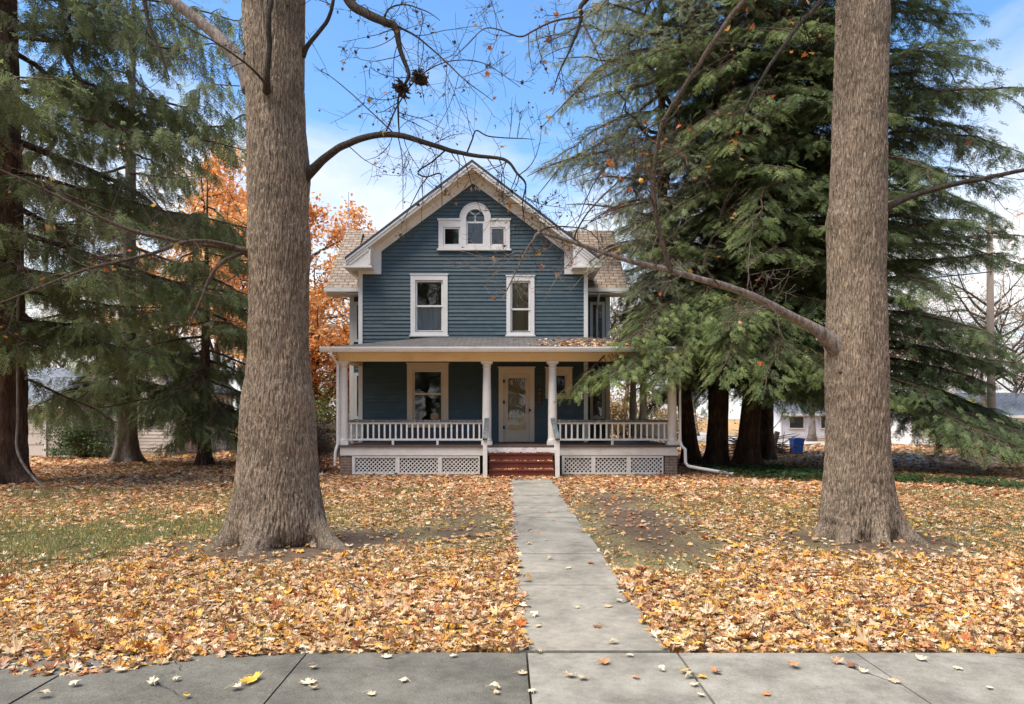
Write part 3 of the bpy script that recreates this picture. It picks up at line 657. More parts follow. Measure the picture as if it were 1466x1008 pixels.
# ---- front door
def front_door():
    x0, x1, z1 = PX(714, YW), PX(765, YW), PZ(527, YW)
    CUTS.append((x0 + .05, x1 - .05, ZF - .1, z1 - .05))
    f = MB(); tw = .15
    f.box(x0, x0 + tw, YW - .06, YW + .1, ZF, z1); f.box(x1 - tw, x1, YW - .06, YW + .1, ZF, z1); f.box(x0 + tw, x1 - tw, YW - .06, YW + .1, z1 - .17, z1)
    f.box(x0 - .03, x1 + .03, YW - .09, YW + .02, z1, z1 + .04)
    fr = hp(f, 'door_frame', 'tan')
    a0, a1, b0, b1 = x0 + tw + .005, x1 - tw - .005, ZF + .02, z1 - .175
    gx0, gx1, gz0, gz1 = PX(727, YW), PX(753, YW), PZ(616, YW), PZ(541, YW)
    d = MB(); d.box(a0, gx0, YW - .01, YW + .035, b0, b1); d.box(gx1, a1, YW - .01, YW + .035, b0, b1)
    d.box(gx0, gx1, YW - .01, YW + .035, b0, gz0); d.box(gx0, gx1, YW - .01, YW + .035, gz1, b1)
    rect_ring(d, gx0 - .02, gx1 + .02, gz0 - .02, gz1 + .02, .03, YW - .025, YW - .012)
    dr = hp(d, 'door', 'tan')
    g = MB(); g.box(gx0, gx1, YW + .01, YW + .016, gz0, gz1); hp(g, 'pane', 'glass', dr)
    c = MB(); n = 50; xs = np.linspace(gx0 - .02, gx1 + .02, n)
    c.add([(x, YW + .07 + .012 * sin(i * 1.3), z) for z in (gz0 - .02, gz1) for i, x in enumerate(xs)], [(i, i + 1, n + i + 1, n + i) for i in range(n - 1)])
    hp(c, 'curtain', 'blind_or_pane_tone', dr)
    for py in (546, 576, 612):
        h = MB(); zz = PZ(py, YW); h.box(a0 - .03, a0 + .03, YW - .075, YW - .012, zz - .05, zz + .05); hp(h, 'hinge', 'darkmetal', dr)
    k = MB(); kx, kz = PX(758.5, YW), PZ(587.5, YW)
    prof = [(.012, -.02), (.012, -.05), (.03, -.06), (.038, -.075), (.03, -.092), (.008, -.10)]
    V = [(kx + r * cos(2 * pi * j / 14), YW + y, kz + r * sin(2 * pi * j / 14)) for r, y in prof for j in range(14)]
    k.add(V, [(i * 14 + j, i * 14 + (j + 1) % 14, (i + 1) * 14 + (j + 1) % 14, (i + 1) * 14 + j) for i in range(5) for j in range(14)])
    hp(k, 'handle', 'darkmetal', dr); k = MB(); k.box(kx - .03, kx + .03, YW - .035, YW - .01, kz - .1, kz + .09); hp(k, 'lock_plate', 'darkmetal', dr); k = MB(); k.box(kx - .02, kx + .02, YW - .035, YW - .01, kz + .28, kz + .33); hp(k, 'deadbolt', 'darkmetal', dr)
    t = MB(); t.box(x0 - .02, x1 + .02, YW - .12, YW + .1, ZF - .01, ZF + .018); hp(t, 'threshold', 'red', fr)
front_door()
# house number plate with worn, unreadable figures
hn = MB(); hx, hz0, hz1 = PX(772.5, YW), PZ(580, YW), PZ(553, YW); hn.box(hx - .07, hx + .07, YW - .05, YW - .02, hz0, hz1)
plate = hp(hn, 'house_number', paint('number_plate', lin(62, 34, 20), .6, .2)); plate['label'] = 'vertical wooden house number plate beside the door'
for i, z in enumerate(np.linspace(hz0 + .08, hz1 - .08, 4)):
    fg = MB(); a = np.linspace(.3 + i, 5.6 + i * .7, 9); pts = [(hx + .030 * cos(t), YW - .055, z + .042 * sin(t)) for t in a]; fg.tube(pts, .008, 5); hp(fg, 'figure', 'brass', plate)

# ---- walls
ZSA = 8.60                                             # tip of the siding under the rake boards
def front_edges(z):
    h = max(0, (ZSA + .25 - z) / .76)
    return (max(XL + .02, XC - h), min(XR - .02, XC + h))
w = MB(); siding(w, front_edges, .45, ZSA, lambda u, o, z: (u, YW - o, z), CUTS); hp(w, 'wall', 'siding')
YB = 33.0
def side_wall(x, sgn, y0, y1, z0, z1, cuts=()):
    m = MB(); siding(m, lambda z: (y0, y1), z0, z1, lambda u, o, z: (x + sgn * o, u, z), cuts); return hp(m, 'wall', 'siding')
side_wall(XL, -1, YW + .02, YB, .3, 6.0); side_wall(XR, 1, YW + .02, YB, .3, 6.0)
bk = MB(); siding(bk, lambda z: (XL, XR) if z < 6 else (max(XL, XC - (9 - z) / .767), min(XR, XC + (9 - z) / .767)), .3, 8.9, lambda u, o, z: (u, YB + o, z)); hp(bk, 'wall', 'siding')
it = MB(); it.box(XL + .1, XR - .1, YW + .6, YW + 3.5, .4, .8)      # inner floors and partition seen dimly through the glass
it.box(XL + .1, XR - .1, YW + 3.5, YW + 3.6, .8, 8); it.box(XL + .1, XR - .1, YW + .15, YW + 3.5, 3.5, 3.8); it.box(XL + .1, XR - .1, YW + .15, YW + 3.5, 6.1, 6.3)
hp(it, 'partition', 'interior')
fd = MB(); fd.box(XL + .04, XR - .04, YW + .03, YB - .05, 0, .46); hp(fd, 'foundation', 'brick')
# corner boards
for a, b in ((XL - .03, XL + .09), (XR - .09, XR + .03)):
    c = MB(); c.box(a, b, YW - .05, YW + .12, .46, PZ(393, YW)); hp(c, 'corner_board', 'trim')

# ---- main roof and its trim
YO, YE = 21.5, 33.5
rf = MB()
for s in (-1, 1):
    p = [(XC, ZAP), (XC + s * TIPX, ZAP - SL * TIPX), (XC + s * TIPX, ZAP - SL * TIPX - .06), (XC, ZAP - .06)]
    rf.prism(p, YO - .06, YE)
roof = hp(rf, 'roof', 'roofmain')
e = MB()
for s in (-1, 1):
    p = [(XC, ZAP + .015), (XC + s * (TIPX + .02), ZAP - SL * (TIPX + .02) + .015), (XC + s * (TIPX + .02), ZAP - SL * (TIPX + .02) - .07), (XC, ZAP - .07)]
    e.prism(p, YO - .09, YO - .062)
hp(e, 'roof_edge', 'roofedge', roof)
fa = MB()
for s in (-1, 1):                                       # rake fascia
    t1, t2 = .06, .235
    p = [(XC, ZAP - t1), (XC + s * TIPX, ZAP - SL * TIPX - t1), (XC + s * TIPX, ZAP - SL * TIPX - t2 + .02), (XC, ZAP - t2)]
    fa.prism(p, YO - .055, YO - .02)
    p = [(XC, ZAP - t1), (XC + s * TIPX, ZAP - SL * TIPX - t1), (XC + s * TIPX, ZAP - SL * TIPX - t1 - .06), (XC, ZAP - t1 - .07)]
    fa.prism(p, YO - .085, YO - .057)
hp(fa, 'fascia', 'trim')
so = MB()
for s in (-1, 1):
    p = [(XC, ZAP - .2), (XC + s * (TIPX - .6), ZAP - SL * (TIPX - .6) - .2), (XC + s * (TIPX - .6), ZAP - SL * (TIPX - .6) - .22), (XC, ZAP - .22)]
    so.prism(p, YO - .018, YW - .03)
hp(so, 'soffit', 'soffit')
fz = MB(); zc = PZ(393, YW); xi = 2.74
for s in (-1, 1):                                       # frieze boards on the wall under the rake, dropping to the return
    pts = [(XC, 8.57), (XC + s * xi, 8.57 - .745 * xi), (XC + s * xi, 8.57 - .745 * xi + .26), (XC, ZAP - .22)]
    fz.prism(pts, YW - .058, YW - .025)
    xe = XL - .03 if s < 0 else XR + .03
    fz.prism([(XC + s * xi, zc), (xe, zc), (xe, ZAP - SL * abs(xe - XC) - .22), (XC + s * xi, ZAP - SL * xi - .22)], YW - .06, YW - .025)
hp(fz, 'frieze_board', 'trim')
for s in (-1, 1):                                       # boxed cornice returns
    xt, xq = XC + s * TIPX, XC + s * (TIPX - .73)
    zb_ = PZ(381, YO)
    top = lambda x: ZAP - SL * abs(x - XC) - .21
    c = MB(); c.prism([(xt, zb_), (xq, zb_), (xq, top(xq)), (xt, max(top(xt), zb_ + .03))], YO - .018, YW - .063)
    c.box(min(xt, xq) - .03, max(xt, xq) + .03, YO - .05, YW - .064, zb_ - .05, zb_ + .012)
    # raised edge round the triangular panel
    a, b_, d_ = np.array((xt, YO - .03, zb_ + .05)), np.array((xq, YO - .03, zb_ + .05)), np.array((xq, YO - .03, top(xq) - .06))
    c.obox(b_ + (-s * -.03, 0, 0), d_ + (-s * -.03, 0, 0), .03, .05, up=(s, 0, 0)); c.obox(a + (-s * .1, 0, .0), d_, .03, .045)
    cr = hp(c, 'cornice_return', 'trim')
    g = MB(); g.box(min(xt - s * .02, xt + s * .09), max(xt - s * .02, xt + s * .09), YO + .02, YE, zb_ - .02, zb_ + .10); hp(g, 'gutter', 'gutter')
    sf = MB(); sf.box(min(xt, XL if s < 0 else XR), max(xt, XL if s < 0 else XR), YW + .03, YE - .3, zb_ - .01, zb_ + .03); hp(sf, 'soffit', 'soffit')
# fretwork at the gable tip
fr = MB()
for k in (-1, 0, 1):
    cx, cz = XC + .08 + k * .115, PZ(272, YW) - .02 * abs(k)
    a = np.linspace(0, pi, 8); fr.tube([(cx + .045 * cos(t), YW - .045, cz + .06 * sin(t)) for t in a], .011, 5)
    fr.tube([(cx, YW - .045, cz - .03), (cx, YW - .045, cz + .1)], .010, 5)
hp(fr, 'fretwork', 'trim')

# ---- cross wing behind
WXL, WXR, WY0, WY1, WZE, WRZ, WRY = -5.03, 3.35, 23.8, 28.6, 5.66, 8.26, 26.3
for sgn, x in ((-1, WXL), (1, WXR)):
    xa, xb = (x, XL - .03) if sgn < 0 else (XR + .03, x)
    m = MB(); siding(m, lambda z: (xa, xb), .3, WZE, lambda u, o, z: (u, WY0 - o, z)); hp(m, 'wall', 'siding')
    m = MB(); siding(m, lambda z: (WY0, WY1) if z < WZE else (WY0 + (z - WZE) * .87, WY1 - (z - WZE) * .87), .3, WRZ - .2, lambda u, o, z: (x + sgn * o, u, z)); hp(m, 'wall', 'siding')
    m = MB(); c0 = x - .03 if sgn < 0 else x - .11; m.box(c0, c0 + .14, WY0 - .05, WY0 + .1, .3, WZE - .1); hp(m, 'corner_board', 'trim')
    # tall narrow windows in the return wall, upper and lower
    for z0, z1 in ((1.5, 3.0), (4.0, 5.3)):
        f = MB(); wx0, wx1 = (x + .12, x + .52) if sgn < 0 else (x - .62, x - .14)
        rect_ring(f, wx0, wx1, z0, z1, .09, WY0 - .06, WY0 - .01); wn = hp(f, 'window', 'trim')
        g = MB(); g.box(wx0 + .09, wx1 - .09, WY0 - .035, WY0 - .03, z0 + .09, z1 - .09); hp(g, 'pane', 'glass', wn)
        g = MB(); g.box(wx0 + .09, wx1 - .09, WY0 - .028, WY0 - .024, z0 + .09, z1 - .09); hp(g, 'blind_or_pane_tone', 'interior', wn)  # dark sheet standing in for the unlit room behind the pane
wr = MB()
for xa, xb in ((-5.72, -1.2), (-.8, 3.86)):
    for yE in (23.25, 29.35):
        p = [(WRY, WRZ), (yE, WZE), (yE, WZE - .06), (WRY, WRZ - .07)]
        wr.prism(p, xa, xb, axis='x')
wro = hp(wr, 'roof', 'rooftan'); wro['label'] = 'tan shingled roof of the cross wing'
m = MB()
for xa, xb in ((-5.74, XL - .05), (XR + .05, 3.88)):
    m.box(xa, xb, 23.13, 23.25, WZE - .13, WZE - .01); m.box(xa + .02, xb, 23.26, 23.80, WZE - .2, WZE - .14)
hp(m, 'gutter', 'gutter', wro)
m = MB(); m.tube([(-4.62, 23.3, WZE - .15), (-4.62, 23.55, WZE - .4), (-4.62, 23.7, WZE - .6), (-4.62, 23.7, 3.9)], .04, 8); hp(m, 'downspout', 'gutter')
m = MB(); m.tube([(2.95, 23.2, WZE - .1), (2.95, 23.5, WZE - .5), (2.95, 23.7, WZE - .6), (2.95, 23.7, 3.9)], .04, 8); hp(m, 'downspout', 'gutter')
# television aerial rod on the wing roof
m = MB(); ax = PX(499, 26.3); m.tube([(ax, 26.3, 8.2), (ax, 26.3, PZ(275, 26.3))], .012, 5); m.box(ax - .04, ax + .04, 26.27, 26.33, PZ(302, 26.3), PZ(298, 26.3)); hp(m, 'aerial', 'galv')

# ---- porch
PXL, PXR, PYB = -4.47, 4.64, 26.0
m = MB(); m.box(PXL - .05, PXR + .05, YP - .04, YW - .03, ZF - .06, ZF); m.box(XR + .05, PXR + .05, YW - .029, PYB, ZF - .06, ZF - .001); hp(m, 'porch_floor', 'floorwood')
m = MB(); m.box(PXL, PXR, YP, YP + .05, .53, ZF - .063); m.box(PXL, PXL + .05, YP + .05, YW, .53, ZF - .063); m.box(PXR - .05, PXR, YP + .05, PYB, .53, ZF - .063); hp(m, 'porch_skirt', 'trim_porch')
m = MB(); m.box(PXL + .1, PXR - .1, YP + .7, YP + .75, .0, .53); hp(m, 'porch_shade_sheet', 'darkmetal')  # dark sheet standing in for the shade behind the lattice
for a, b, y0, y1 in ((PXL, PXL + .33, YP + .03, YP + .36), (PXR - .34, PXR, YP + .03, YP + .36), (PXR - .34, PXR, PYB - .4, PYB)):
    m = MB(); m.box(a, b, y0, y1, 0, .528); hp(m, 'brick_pier', 'brick')
def clip_line(x0, x1, z0, z1, c, s):
    # line z = s*x + c clipped to the rectangle
    pts = []
    for x in (x0, x1):
        z = s * x + c
        if z0 <= z <= z1: pts.append((x, z))
    for z in (z0, z1):
        x = (z - c) / s
        if x0 < x < x1: pts.append((x, z))
    return pts[:2] if len(pts) >= 2 else None
LX = [(505, 569), (569, 629.5), (629.5, 688), (805.5, 849.5), (849.5, 900.5), (900.5, 951)]
for pa, pb in LX:
    x0, x1, z0, z1 = PX(pa, YP), PX(pb, YP), .05, .515
    m = MB(); m.box(x0 - .02, x0 + .055, YP + .012, YP + .045, z0 - .03, z1); m.box(x1 - .055, x1 - .022, YP + .012, YP + .045, z0 - .03, z1)
    m.box(x0 + .055, x1 - .055, YP + .014, YP + .045, z0 - .03, z0 + .02); m.box(x0 + .055, x1 - .055, YP + .014, YP + .045, z1 - .05, z1)
    for s, yy in ((1, YP + .050), (-1, YP + .062)):
        k0 = -3.0
        c = z0 - s * (x0 if s > 0 else x1) - 3
        while c < 12:
            p = clip_line(x0 + .05, x1 - .05, z0 + .015, z1 - .045, c, s)
            if p and abs(p[0][0] - p[1][0]) > .02: m.obox((p[0][0], yy, p[0][1]), (p[1][0], yy, p[1][1]), .029, .009, up=(0, 1, 0))
            c += .112
    hp(m, 'lattice_panel', 'trim_porch')

def column(x, y):
    m = MB(); m.box(x - .15, x + .15, y - .15, y + .15, ZF, ZF + .1)
    m.lathe(x, y, [(.135, ZF + .10), (.14, ZF + .13), (.13, ZF + .16), (.122, ZF + .2), (.122, 1.6), (.115, 2.2), (.102, 2.86), (.10, 2.9), (.125, 2.92), (.10, 2.94), (.105, 2.97), (.14, 3.02)], 24)
    m.box(x - .155, x + .155, y - .155, y + .155, 3.02, 3.08)
    return m
YC = YP + .16
c0 = hp(column(PX(492, YC), YC), 'porch_column', 'trim_porch')
for x, y in ((PX(697, YC), YC), (PX(791, YC), YC), (PX(962, YC), YC), (PXR - .16, 23.9), (PXR - .16, PYB - .2)):
    c = c0.copy(); col.objects.link(c); c.parent = house; c.location = (x - PX(492, YC), y - YC, 0); WORLD[c.name] = WORLD[c0.name]
# beam, ceiling, roof
m = MB(); y0, y1 = YC - .13, YC + .13
m.box(PXL - .05, PXR + .02, y0, y1, 3.08, 3.31); m.box(PXL - .05, PXL + .2, y1, YW - .06, 3.08, 3.31); m.box(PXR - .24, PXR + .02, y1, PYB, 3.08, 3.31)
m.box(PXL - .07, PXR + .04, y0 - .025, y0 - .002, 3.25, 3.312)
hp(m, 'porch_beam', 'beam')
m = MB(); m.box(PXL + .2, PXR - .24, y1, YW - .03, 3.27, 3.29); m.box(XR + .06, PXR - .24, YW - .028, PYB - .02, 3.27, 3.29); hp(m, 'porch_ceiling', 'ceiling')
YG = 19.35; ex0, ex1 = -4.85, 5.0; zg, zh = 3.40, 3.97
hw = YW - YG
m = MB()
V = [(ex0, YG, zg), (ex1, YG, zg), (ex1 - hw, YW + .0, zh), (ex0 + hw, YW + .0, zh), (ex0, YW, zg), (ex1, PYB + .3, zg), (ex1 - hw, PYB + .3, zh)]
m.add(V, [(0, 1, 2, 3), (0, 3, 4), (1, 5, 6, 2)])
V2 = [(a, b, c - .05) for a, b, c in V]; m.add(V2, [(0, 3, 2, 1), (0, 4, 3), (1, 2, 6, 5)]); m.add([V[0], V[1], V2[0], V2[1]], [(0, 2, 3, 1)])
proof = hp(m, 'porch_roof', 'roofgrey')
m = MB(); m.box(ex0 + .05, ex1 - .05, YG + .11, y0 - .03, 3.315, 3.33); m.box(ex0 + .05, PXL - .052, y0 - .029, YW, 3.315, 3.33); m.box(PXR + .022, ex1 - .05, y0 - .029, PYB, 3.315, 3.33); hp(m, 'soffit', 'soffit')
m = MB()
prof = [(YG - .03, 3.42), (YG - .03, 3.39), (YG - .01, 3.34), (YG + .02, 3.29), (YG + .1, 3.29), (YG + .1, 3.31), (YG + .04, 3.32), (YG + .0, 3.42)]
m.prism(prof, ex0 - .06, ex1 + .06, axis='x'); hp(m, 'gutter', 'gutter', proof)
# downspouts of the porch
m = MB(); gx = ex0 + .33
m.tube([(gx - .1, YG + .04, 3.30), (gx - .1, YG + .05, 3.22), (PXL - .06, YP - .02, 2.98), (PXL - .06, YP - .02, .85), (PXL - .12, YP - .05, .62), (PXL - .13, YP - .05, .25)], .038, 8); hp(m, 'downspout', 'gutter')
m = MB(); dx = PXR + .06
m.tube([(dx, YG + .04, 3.30), (dx, YG + .06, 3.22), (dx, YP - .02, 3.0), (dx, YP - .02, .92), (dx + .04, YP - .06, .78), (dx + .12, YP - .1, .70), (dx + .13, YP - .1, .34), (dx + .2, YP - .12, .25), (dx + .45, YP - .15, .2), (dx + 1.35, YP - .3, .05)], .042, 8); hp(m, 'downspout', 'gutter')
# balustrades
ZR, ZBOT = 1.47, .98
def railing(a, b, along='x', off=YC):
    g = lambda u, w, z: (u, off + w, z) if along == 'x' else (off + w, u, z)
    def bx(mb, u0, u1, w0, w1, z0, z1):
        if along == 'x': mb.box(u0, u1, off + w0, off + w1, z0, z1)
        else: mb.box(off + w0, off + w1, u0, u1, z0, z1)
    m = MB(); bx(m, a, b, -.055, .055, ZR - .045, ZR + .02); rl = hp(m, 'railing', 'railtop')
    m = MB(); bx(m, a, b, -.03, .03, ZR - .095, ZR - .048); bx(m, a, b, -.03, .03, ZBOT - .05, ZBOT)
    k = max(2, int((b - a) / 1.2))
    for i in range(1, k): bx(m, a + (b - a) * i / k - .03, a + (b - a) * i / k + .03, -.028, .028, ZF, ZBOT - .052)
    hp(m, 'rail', 'trim_porch', rl)
    n = int((b - a) / .15); first = None
    for i in range(n):
        u = a + (b - a) * (i + .5) / n
        if first is None:
            m = MB(); bx(m, u - .022, u + .022, -.022, .022, ZBOT + .001, ZR - .096); first = hp(m, 'baluster', 'trim_porch', rl); u0 = u
        else:
            c = first.copy(); col.objects.link(c); c.parent = rl
            c.location = (u - u0, 0, 0) if along == 'x' else (0, u - u0, 0)
railing(PX(492, YC) + .13, PX(697, YC) - .13); railing(PX(791, YC) + .13, PX(962, YC) - .13)
railing(YC + .13, YW - .1, 'y', PXL + .1); railing(YC + .13, 23.77, 'y', PXR - .16); railing(24.03, PYB - .33, 'y', PXR - .16)

# front steps
sx0, sx1 = PX(700, 19.2), PX(793, 19.2)
zs = [.61, .41, .21]
stair = None
m = MB(); m.box(sx0 - .0, sx1, YP - .03, YP - .005, .0, ZF - .2); m.box(sx0, sx1, YP - .06, YP - .002, .64, ZF - .065); stair = hp(m, 'staircase', 'red')
for i, z in enumerate(zs):
    yf = 19.50 - .28 * i; m = MB(); m.box(sx0, sx1, yf - .03, yf + .275, z - .035, z); m.box(sx0 + .01, sx1 - .01, yf, yf + .02, max(z - .2, 0), z - .037); hp(m, 'step', 'red', stair)
m = MB(); m.box(sx0 - .06, sx1 + .06, YP - .075, YP - .062, ZF - .21, ZF - .065); hp(m, 'worn_board', paint('peeling_board', lin(226, 220, 210), .6, .08, 3, .3, 30, dirt=lin(120, 106, 92), dscale=6, damt=.9), stair)
for s, px in ((-1, 694.5), (1, 798)):
    x = PX(px, 18.86); m = MB()
    m.box(x - .055, x + .055, 18.80, 18.91, 0, 1.0); m.box(x - .065, x + .065, 18.79, 18.92, 1.0, 1.03)
    m.prism([(18.92, .05), (18.92, .42), (YP - .01, ZF + .02), (YP - .01, .3)], x - .02, x + .02, axis='x')
    m.obox((x, 18.93, .88), (x + (-s) * .0, YP + .1, 1.36), .06, .07)
    sr = hp(m, 'stair_rail', 'trim_porch', stair)
    m = MB(); xx = x - s * .03; m.obox((x, 18.74, .995), (PX(697 if s < 0 else 791, YC), YP + .05, 1.52), .12, .05); hp(m, 'stair_handrail', 'railtop', stair)
# ================================================================== THE TWO BIG MAPLES
def smooth(pts, k=6):
    """Catmull-Rom through the rows of pts (any number of columns)"""
    P = np.asarray(pts, float); P = np.concatenate([[2 * P[0] - P[1]], P, [2 * P[-1] - P[-2]]]); out = []
    for i in range(1, len(P) - 2):
        for t in np.arange(k) / k:
            a, b, c, d = P[i - 1:i + 3]
            out.append(.5 * (2 * b + (c - a) * t + (2 * a - 5 * b + 4 * c - d) * t * t + (3 * b - a - 3 * c + d) * t ** 3))
    out.append(P[-2]); return np.array(out)
def unit(v): return v / (np.linalg.norm(v) + 1e-9)
def twig(mb, P0, D, length, r0, r1, g, depth, ends, r=rng, bend=.5, nseg=7, sides=4, kids=3.0, rmin=.0022):
    pts = [np.array(P0, float)]; d = unit(np.array(D, float)); w = r.normal(0, 1, 3) * bend * .4
    for i in range(nseg):
        d = unit(d + w * .35 + r.normal(0, .16, 3) * bend + np.array([0, 0, g]) * (.2 + .8 * i / nseg)); pts.append(pts[-1] + d * length / nseg)
    P = np.array(pts); rad = np.linspace(max(r0, rmin), max(r1, rmin * .8), nseg + 1); mb.tube(P, rad, sides)
    if depth > 0:
        n = r.poisson(kids) + 1
        for k in range(n):
            t = r.uniform(.2, .97); i = min(int(t * nseg), nseg - 1); q = P[i] + (P[i + 1] - P[i]) * (t * nseg - i); T = unit(P[i + 1] - P[i])
            n_ = unit(np.cross(T, r.normal(0, 1, 3)))
            twig(mb, q, T * r.uniform(.3, .8) + n_ * r.uniform(.6, 1.0), length * r.uniform(.35, .65) * (1.15 - .5 * t), max(rad[i] * .6, rmin), r1 * .7, g, depth - 1, ends, r, bend * 1.15, max(4, nseg - 2), max(3, sides - 1), kids * .75, rmin)
    ends.append(P[-1])
    if depth <= 1: ends.append(P[len(P) // 2]); 
def limb(mb, pts, radii, ends, per_m=1.6, tl=(.5, 1.3), depth=2, g=-.02, start=.15, sides=10, r=rng, updir=0., kids=2.6, tr=.0055, k=6):
    Q = smooth(np.concatenate([np.array(pts), np.array(radii)[:, None]], 1), k); P, rd = Q[:, :3], np.maximum(Q[:, 3], .003)
    P = P + np.stack([fbm(P[:, 0] * 4, P[:, 2] * 4, P[:, 1] * 4 + s, 60 + s, 2) - .5 for s in range(3)], 1) * np.minimum(.07, rd * 1.3 + .012)[:, None] * np.linspace(0, 1.15, len(P))[:, None] ** .7
    mb.tube(P, rd, sides)
    seg = np.linalg.norm(np.diff(P, axis=0), axis=1); L = seg.sum(); cs = np.concatenate([[0], np.cumsum(seg)])
    for _ in range(int(L * per_m * 1.35)):
        s = r.uniform(start, 1) * L; i = min(np.searchsorted(cs, s) - 1, len(P) - 2); i = max(i, 0); T = unit(P[i + 1] - P[i])
        n_ = unit(np.cross(T, r.normal(0, 1, 3))); n_[2] += updir
        twig(mb, P[i], T * r.uniform(.1, .8) + unit(n_), r.uniform(*tl) * (1.1 - .4 * s / L), min(rd[i] * .5, tr), .0025, g, depth, ends, r, kids=kids)
    return P
def trunk(name, sil, Y, ztop, mat, parent, seed, lobes, amp=.014):
    """trunk whose outline follows measured edges sil = [(py, left, right)], with real ridged bark"""
    sil = np.array(sil, float)[::-1]
    zz = np.array([PZ(p, Y) for p in sil[:, 0]]); cx = np.array([PX((a + b) / 2, Y) for _, a, b in sil]); hw = (sil[:, 2] - sil[:, 1]) / 2 / F_PX * Y
    zz[0] = min(zz[0], -.05)
    zs = np.concatenate([np.arange(-.12, 6.8, .02), np.linspace(6.85, ztop, 30)]); nA = 520
    c = np.interp(zs, zz, cx); h = np.interp(zs, zz, hw) * np.where(zs > zz[-1], np.clip(1 - (zs - zz[-1]) * .05, .5, 1), 1)
    ker = np.ones(5) / 5; c = np.convolve(np.pad(c, 2, 'edge'), ker, 'valid'); h = np.convolve(np.pad(h, 2, 'edge'), ker, 'valid')
    a = np.arange(nA) * 2 * pi / nA; A, Z = np.meshgrid(a, zs); H = h[:, None] * np.ones_like(A)
    ca, sa = np.cos(A), np.sin(A)
    # roots: flares that sharpen toward the ground
    flare = 1.9 * np.exp(-np.clip(Z, 0, 9) / .17)
    lob = sum(w * np.exp(-(np.angle(np.exp(1j * (A - p))) / (wd * .8)) ** 2) for p, w, wd in lobes)
    H = H * (1 + flare * (lob - .2)) * (.972 - .03 * sstep(2.2, 1.0, Z))
    H = H + .02 * (fbm(ca * 1.6, sa * 1.6, Z * .9, seed) - .5) * 2
    f1 = fbm(ca * h.mean() * 46 + 50 + .5 * fbm(ca * 3, sa * 3, Z * 3, seed + 5), sa * h.mean() * 46 + 50, Z * 8, seed + 1, 3)
    f2 = fbm(ca * h.mean() * 48 + 90, sa * h.mean() * 48 + 90, Z * 16.0, seed + 2, 2)
    rid = 1 - np.abs(2 * f1 - 1) * 1.7
    low = 1 + 1.9 * np.exp(-np.clip(Z, 0, 9) / .45)
    H = H + amp * low * (rid - .62) * 1.4 + amp * .9 * (f2 - .5)
    X = c[:, None] + H * ca; Yv = Y + H * sa * .98
    V = np.stack([X, Yv, Z], 2).reshape(-1, 3); nz = len(zs)
    i, k = np.meshgrid(np.arange(nz - 1), np.arange(nA), indexing='ij'); i, k = i.ravel(), k.ravel()
    mb = MB(); mb.add(V, [np.stack([i * nA + k, i * nA + (k + 1) % nA, (i + 1) * nA + (k + 1) % nA, (i + 1) * nA + k], 1), np.array([[(nz - 1) * nA + q for q in range(nA)]])])
    return mb.obj(name, M[mat], parent, smooth=True)
def hang_leaves(name, pts, parent, size, cols, n, label=None, r=rng, shapes=None):
    pts = np.array(pts); q = r.integers(0, len(pts), n); p = pts[q] + r.normal(0, .03, (n, 3)) - np.array([0, 0, .03])
    mb = MB(); cc = np.array([lin(*c) for c in cols])[r.integers(0, len(cols), n)] * r.uniform(.7, 1.2, n)[:, None]
    which = r.integers(0, len(SH_NEAR), n); Rm = rand_rot(n, 1.1, r)
    for i, (T, F) in enumerate(SH_NEAR):
        k = which == i; mb.inst(T, [F], Rm[k], p[k], r.uniform(.5, 1.2, k.sum()) * size, cc[k])
    return mb.obj(name, M['maple_leaf'], parent)
SIL_L = [(-60, 347, 437), (0, 348, 436), (100, 352, 435), (180, 355, 436), (215, 355, 440), (250, 356, 444), (280, 356, 442), (320, 355, 441), (345, 354, 444), (365, 355, 444), (390, 357, 441), (450, 357, 440), (510, 356, 441), (545, 351, 445), (575, 345, 451), (600, 343, 452), (650, 340, 455), (700, 334, 460), (730, 328, 467), (755, 322, 476), (775, 318, 484), (790, 314, 490)]
SIL_R = [(-60, 1200, 1272), (0, 1199, 1271), (100, 1197, 1269), (200, 1193, 1267), (290, 1190, 1266), (315, 1184, 1266), (335, 1186, 1266), (400, 1187, 1266), (460, 1186, 1268), (490, 1183, 1268), (550, 1183, 1270), (600, 1184, 1271), (650, 1183, 1273), (700, 1179, 1278), (730, 1173, 1284), (755, 1167, 1292), (772, 1162, 1300), (788, 1156, 1306)]
YL, YR = TREE_L[1], TREE_R[1]
mapleL = thing('maple_tree', (TREE_L[0], YL, 0), 'thick grey maple trunk left of the walk, arching limb toward the gable', 'tree', 'big bare maples in the front lawn')
trunk('trunk', SIL_L, YL, 11.5, 'bark_maple', mapleL, 3, [(-1.75, .42, .35), (-.35, .45, .28), (.9, .3, .4), (2.2, .35, .4), (3.5, .16, .3), (-2.6, .2, .25)])
rl = np.random.default_rng(5)
endsL = []
def lp(rows): return [PT(a, b, y) for a, b, y, _ in rows], [r for *_, r in rows]
def branch(parent, rows, ends, mat='twig_dark', **k):
    mb = MB(); p, r = lp(rows); limb(mb, p, r, ends, **k); return mb.obj('branch', M[mat], parent, smooth=True)
branch(mapleL, [(424, 262, 8.9, .10), (448, 243, 8.85, .062), (466, 226, 8.8, .05), (490, 209, 8.7, .043), (525, 197, 8.6, .037), (570, 194, 8.5, .033), (620, 208, 8.45, .028), (670, 222, 8.4, .023), (720, 228, 8.35, .018), (740, 247, 8.3, .014), (752, 263, 8.3, .011), (748, 290, 8.3, .008), (751, 318, 8.3, .005)], endsL, per_m=5.5, tl=(.4, 1.1), depth=2, g=.0, start=.2, r=rl, kids=2.8, tr=.006)
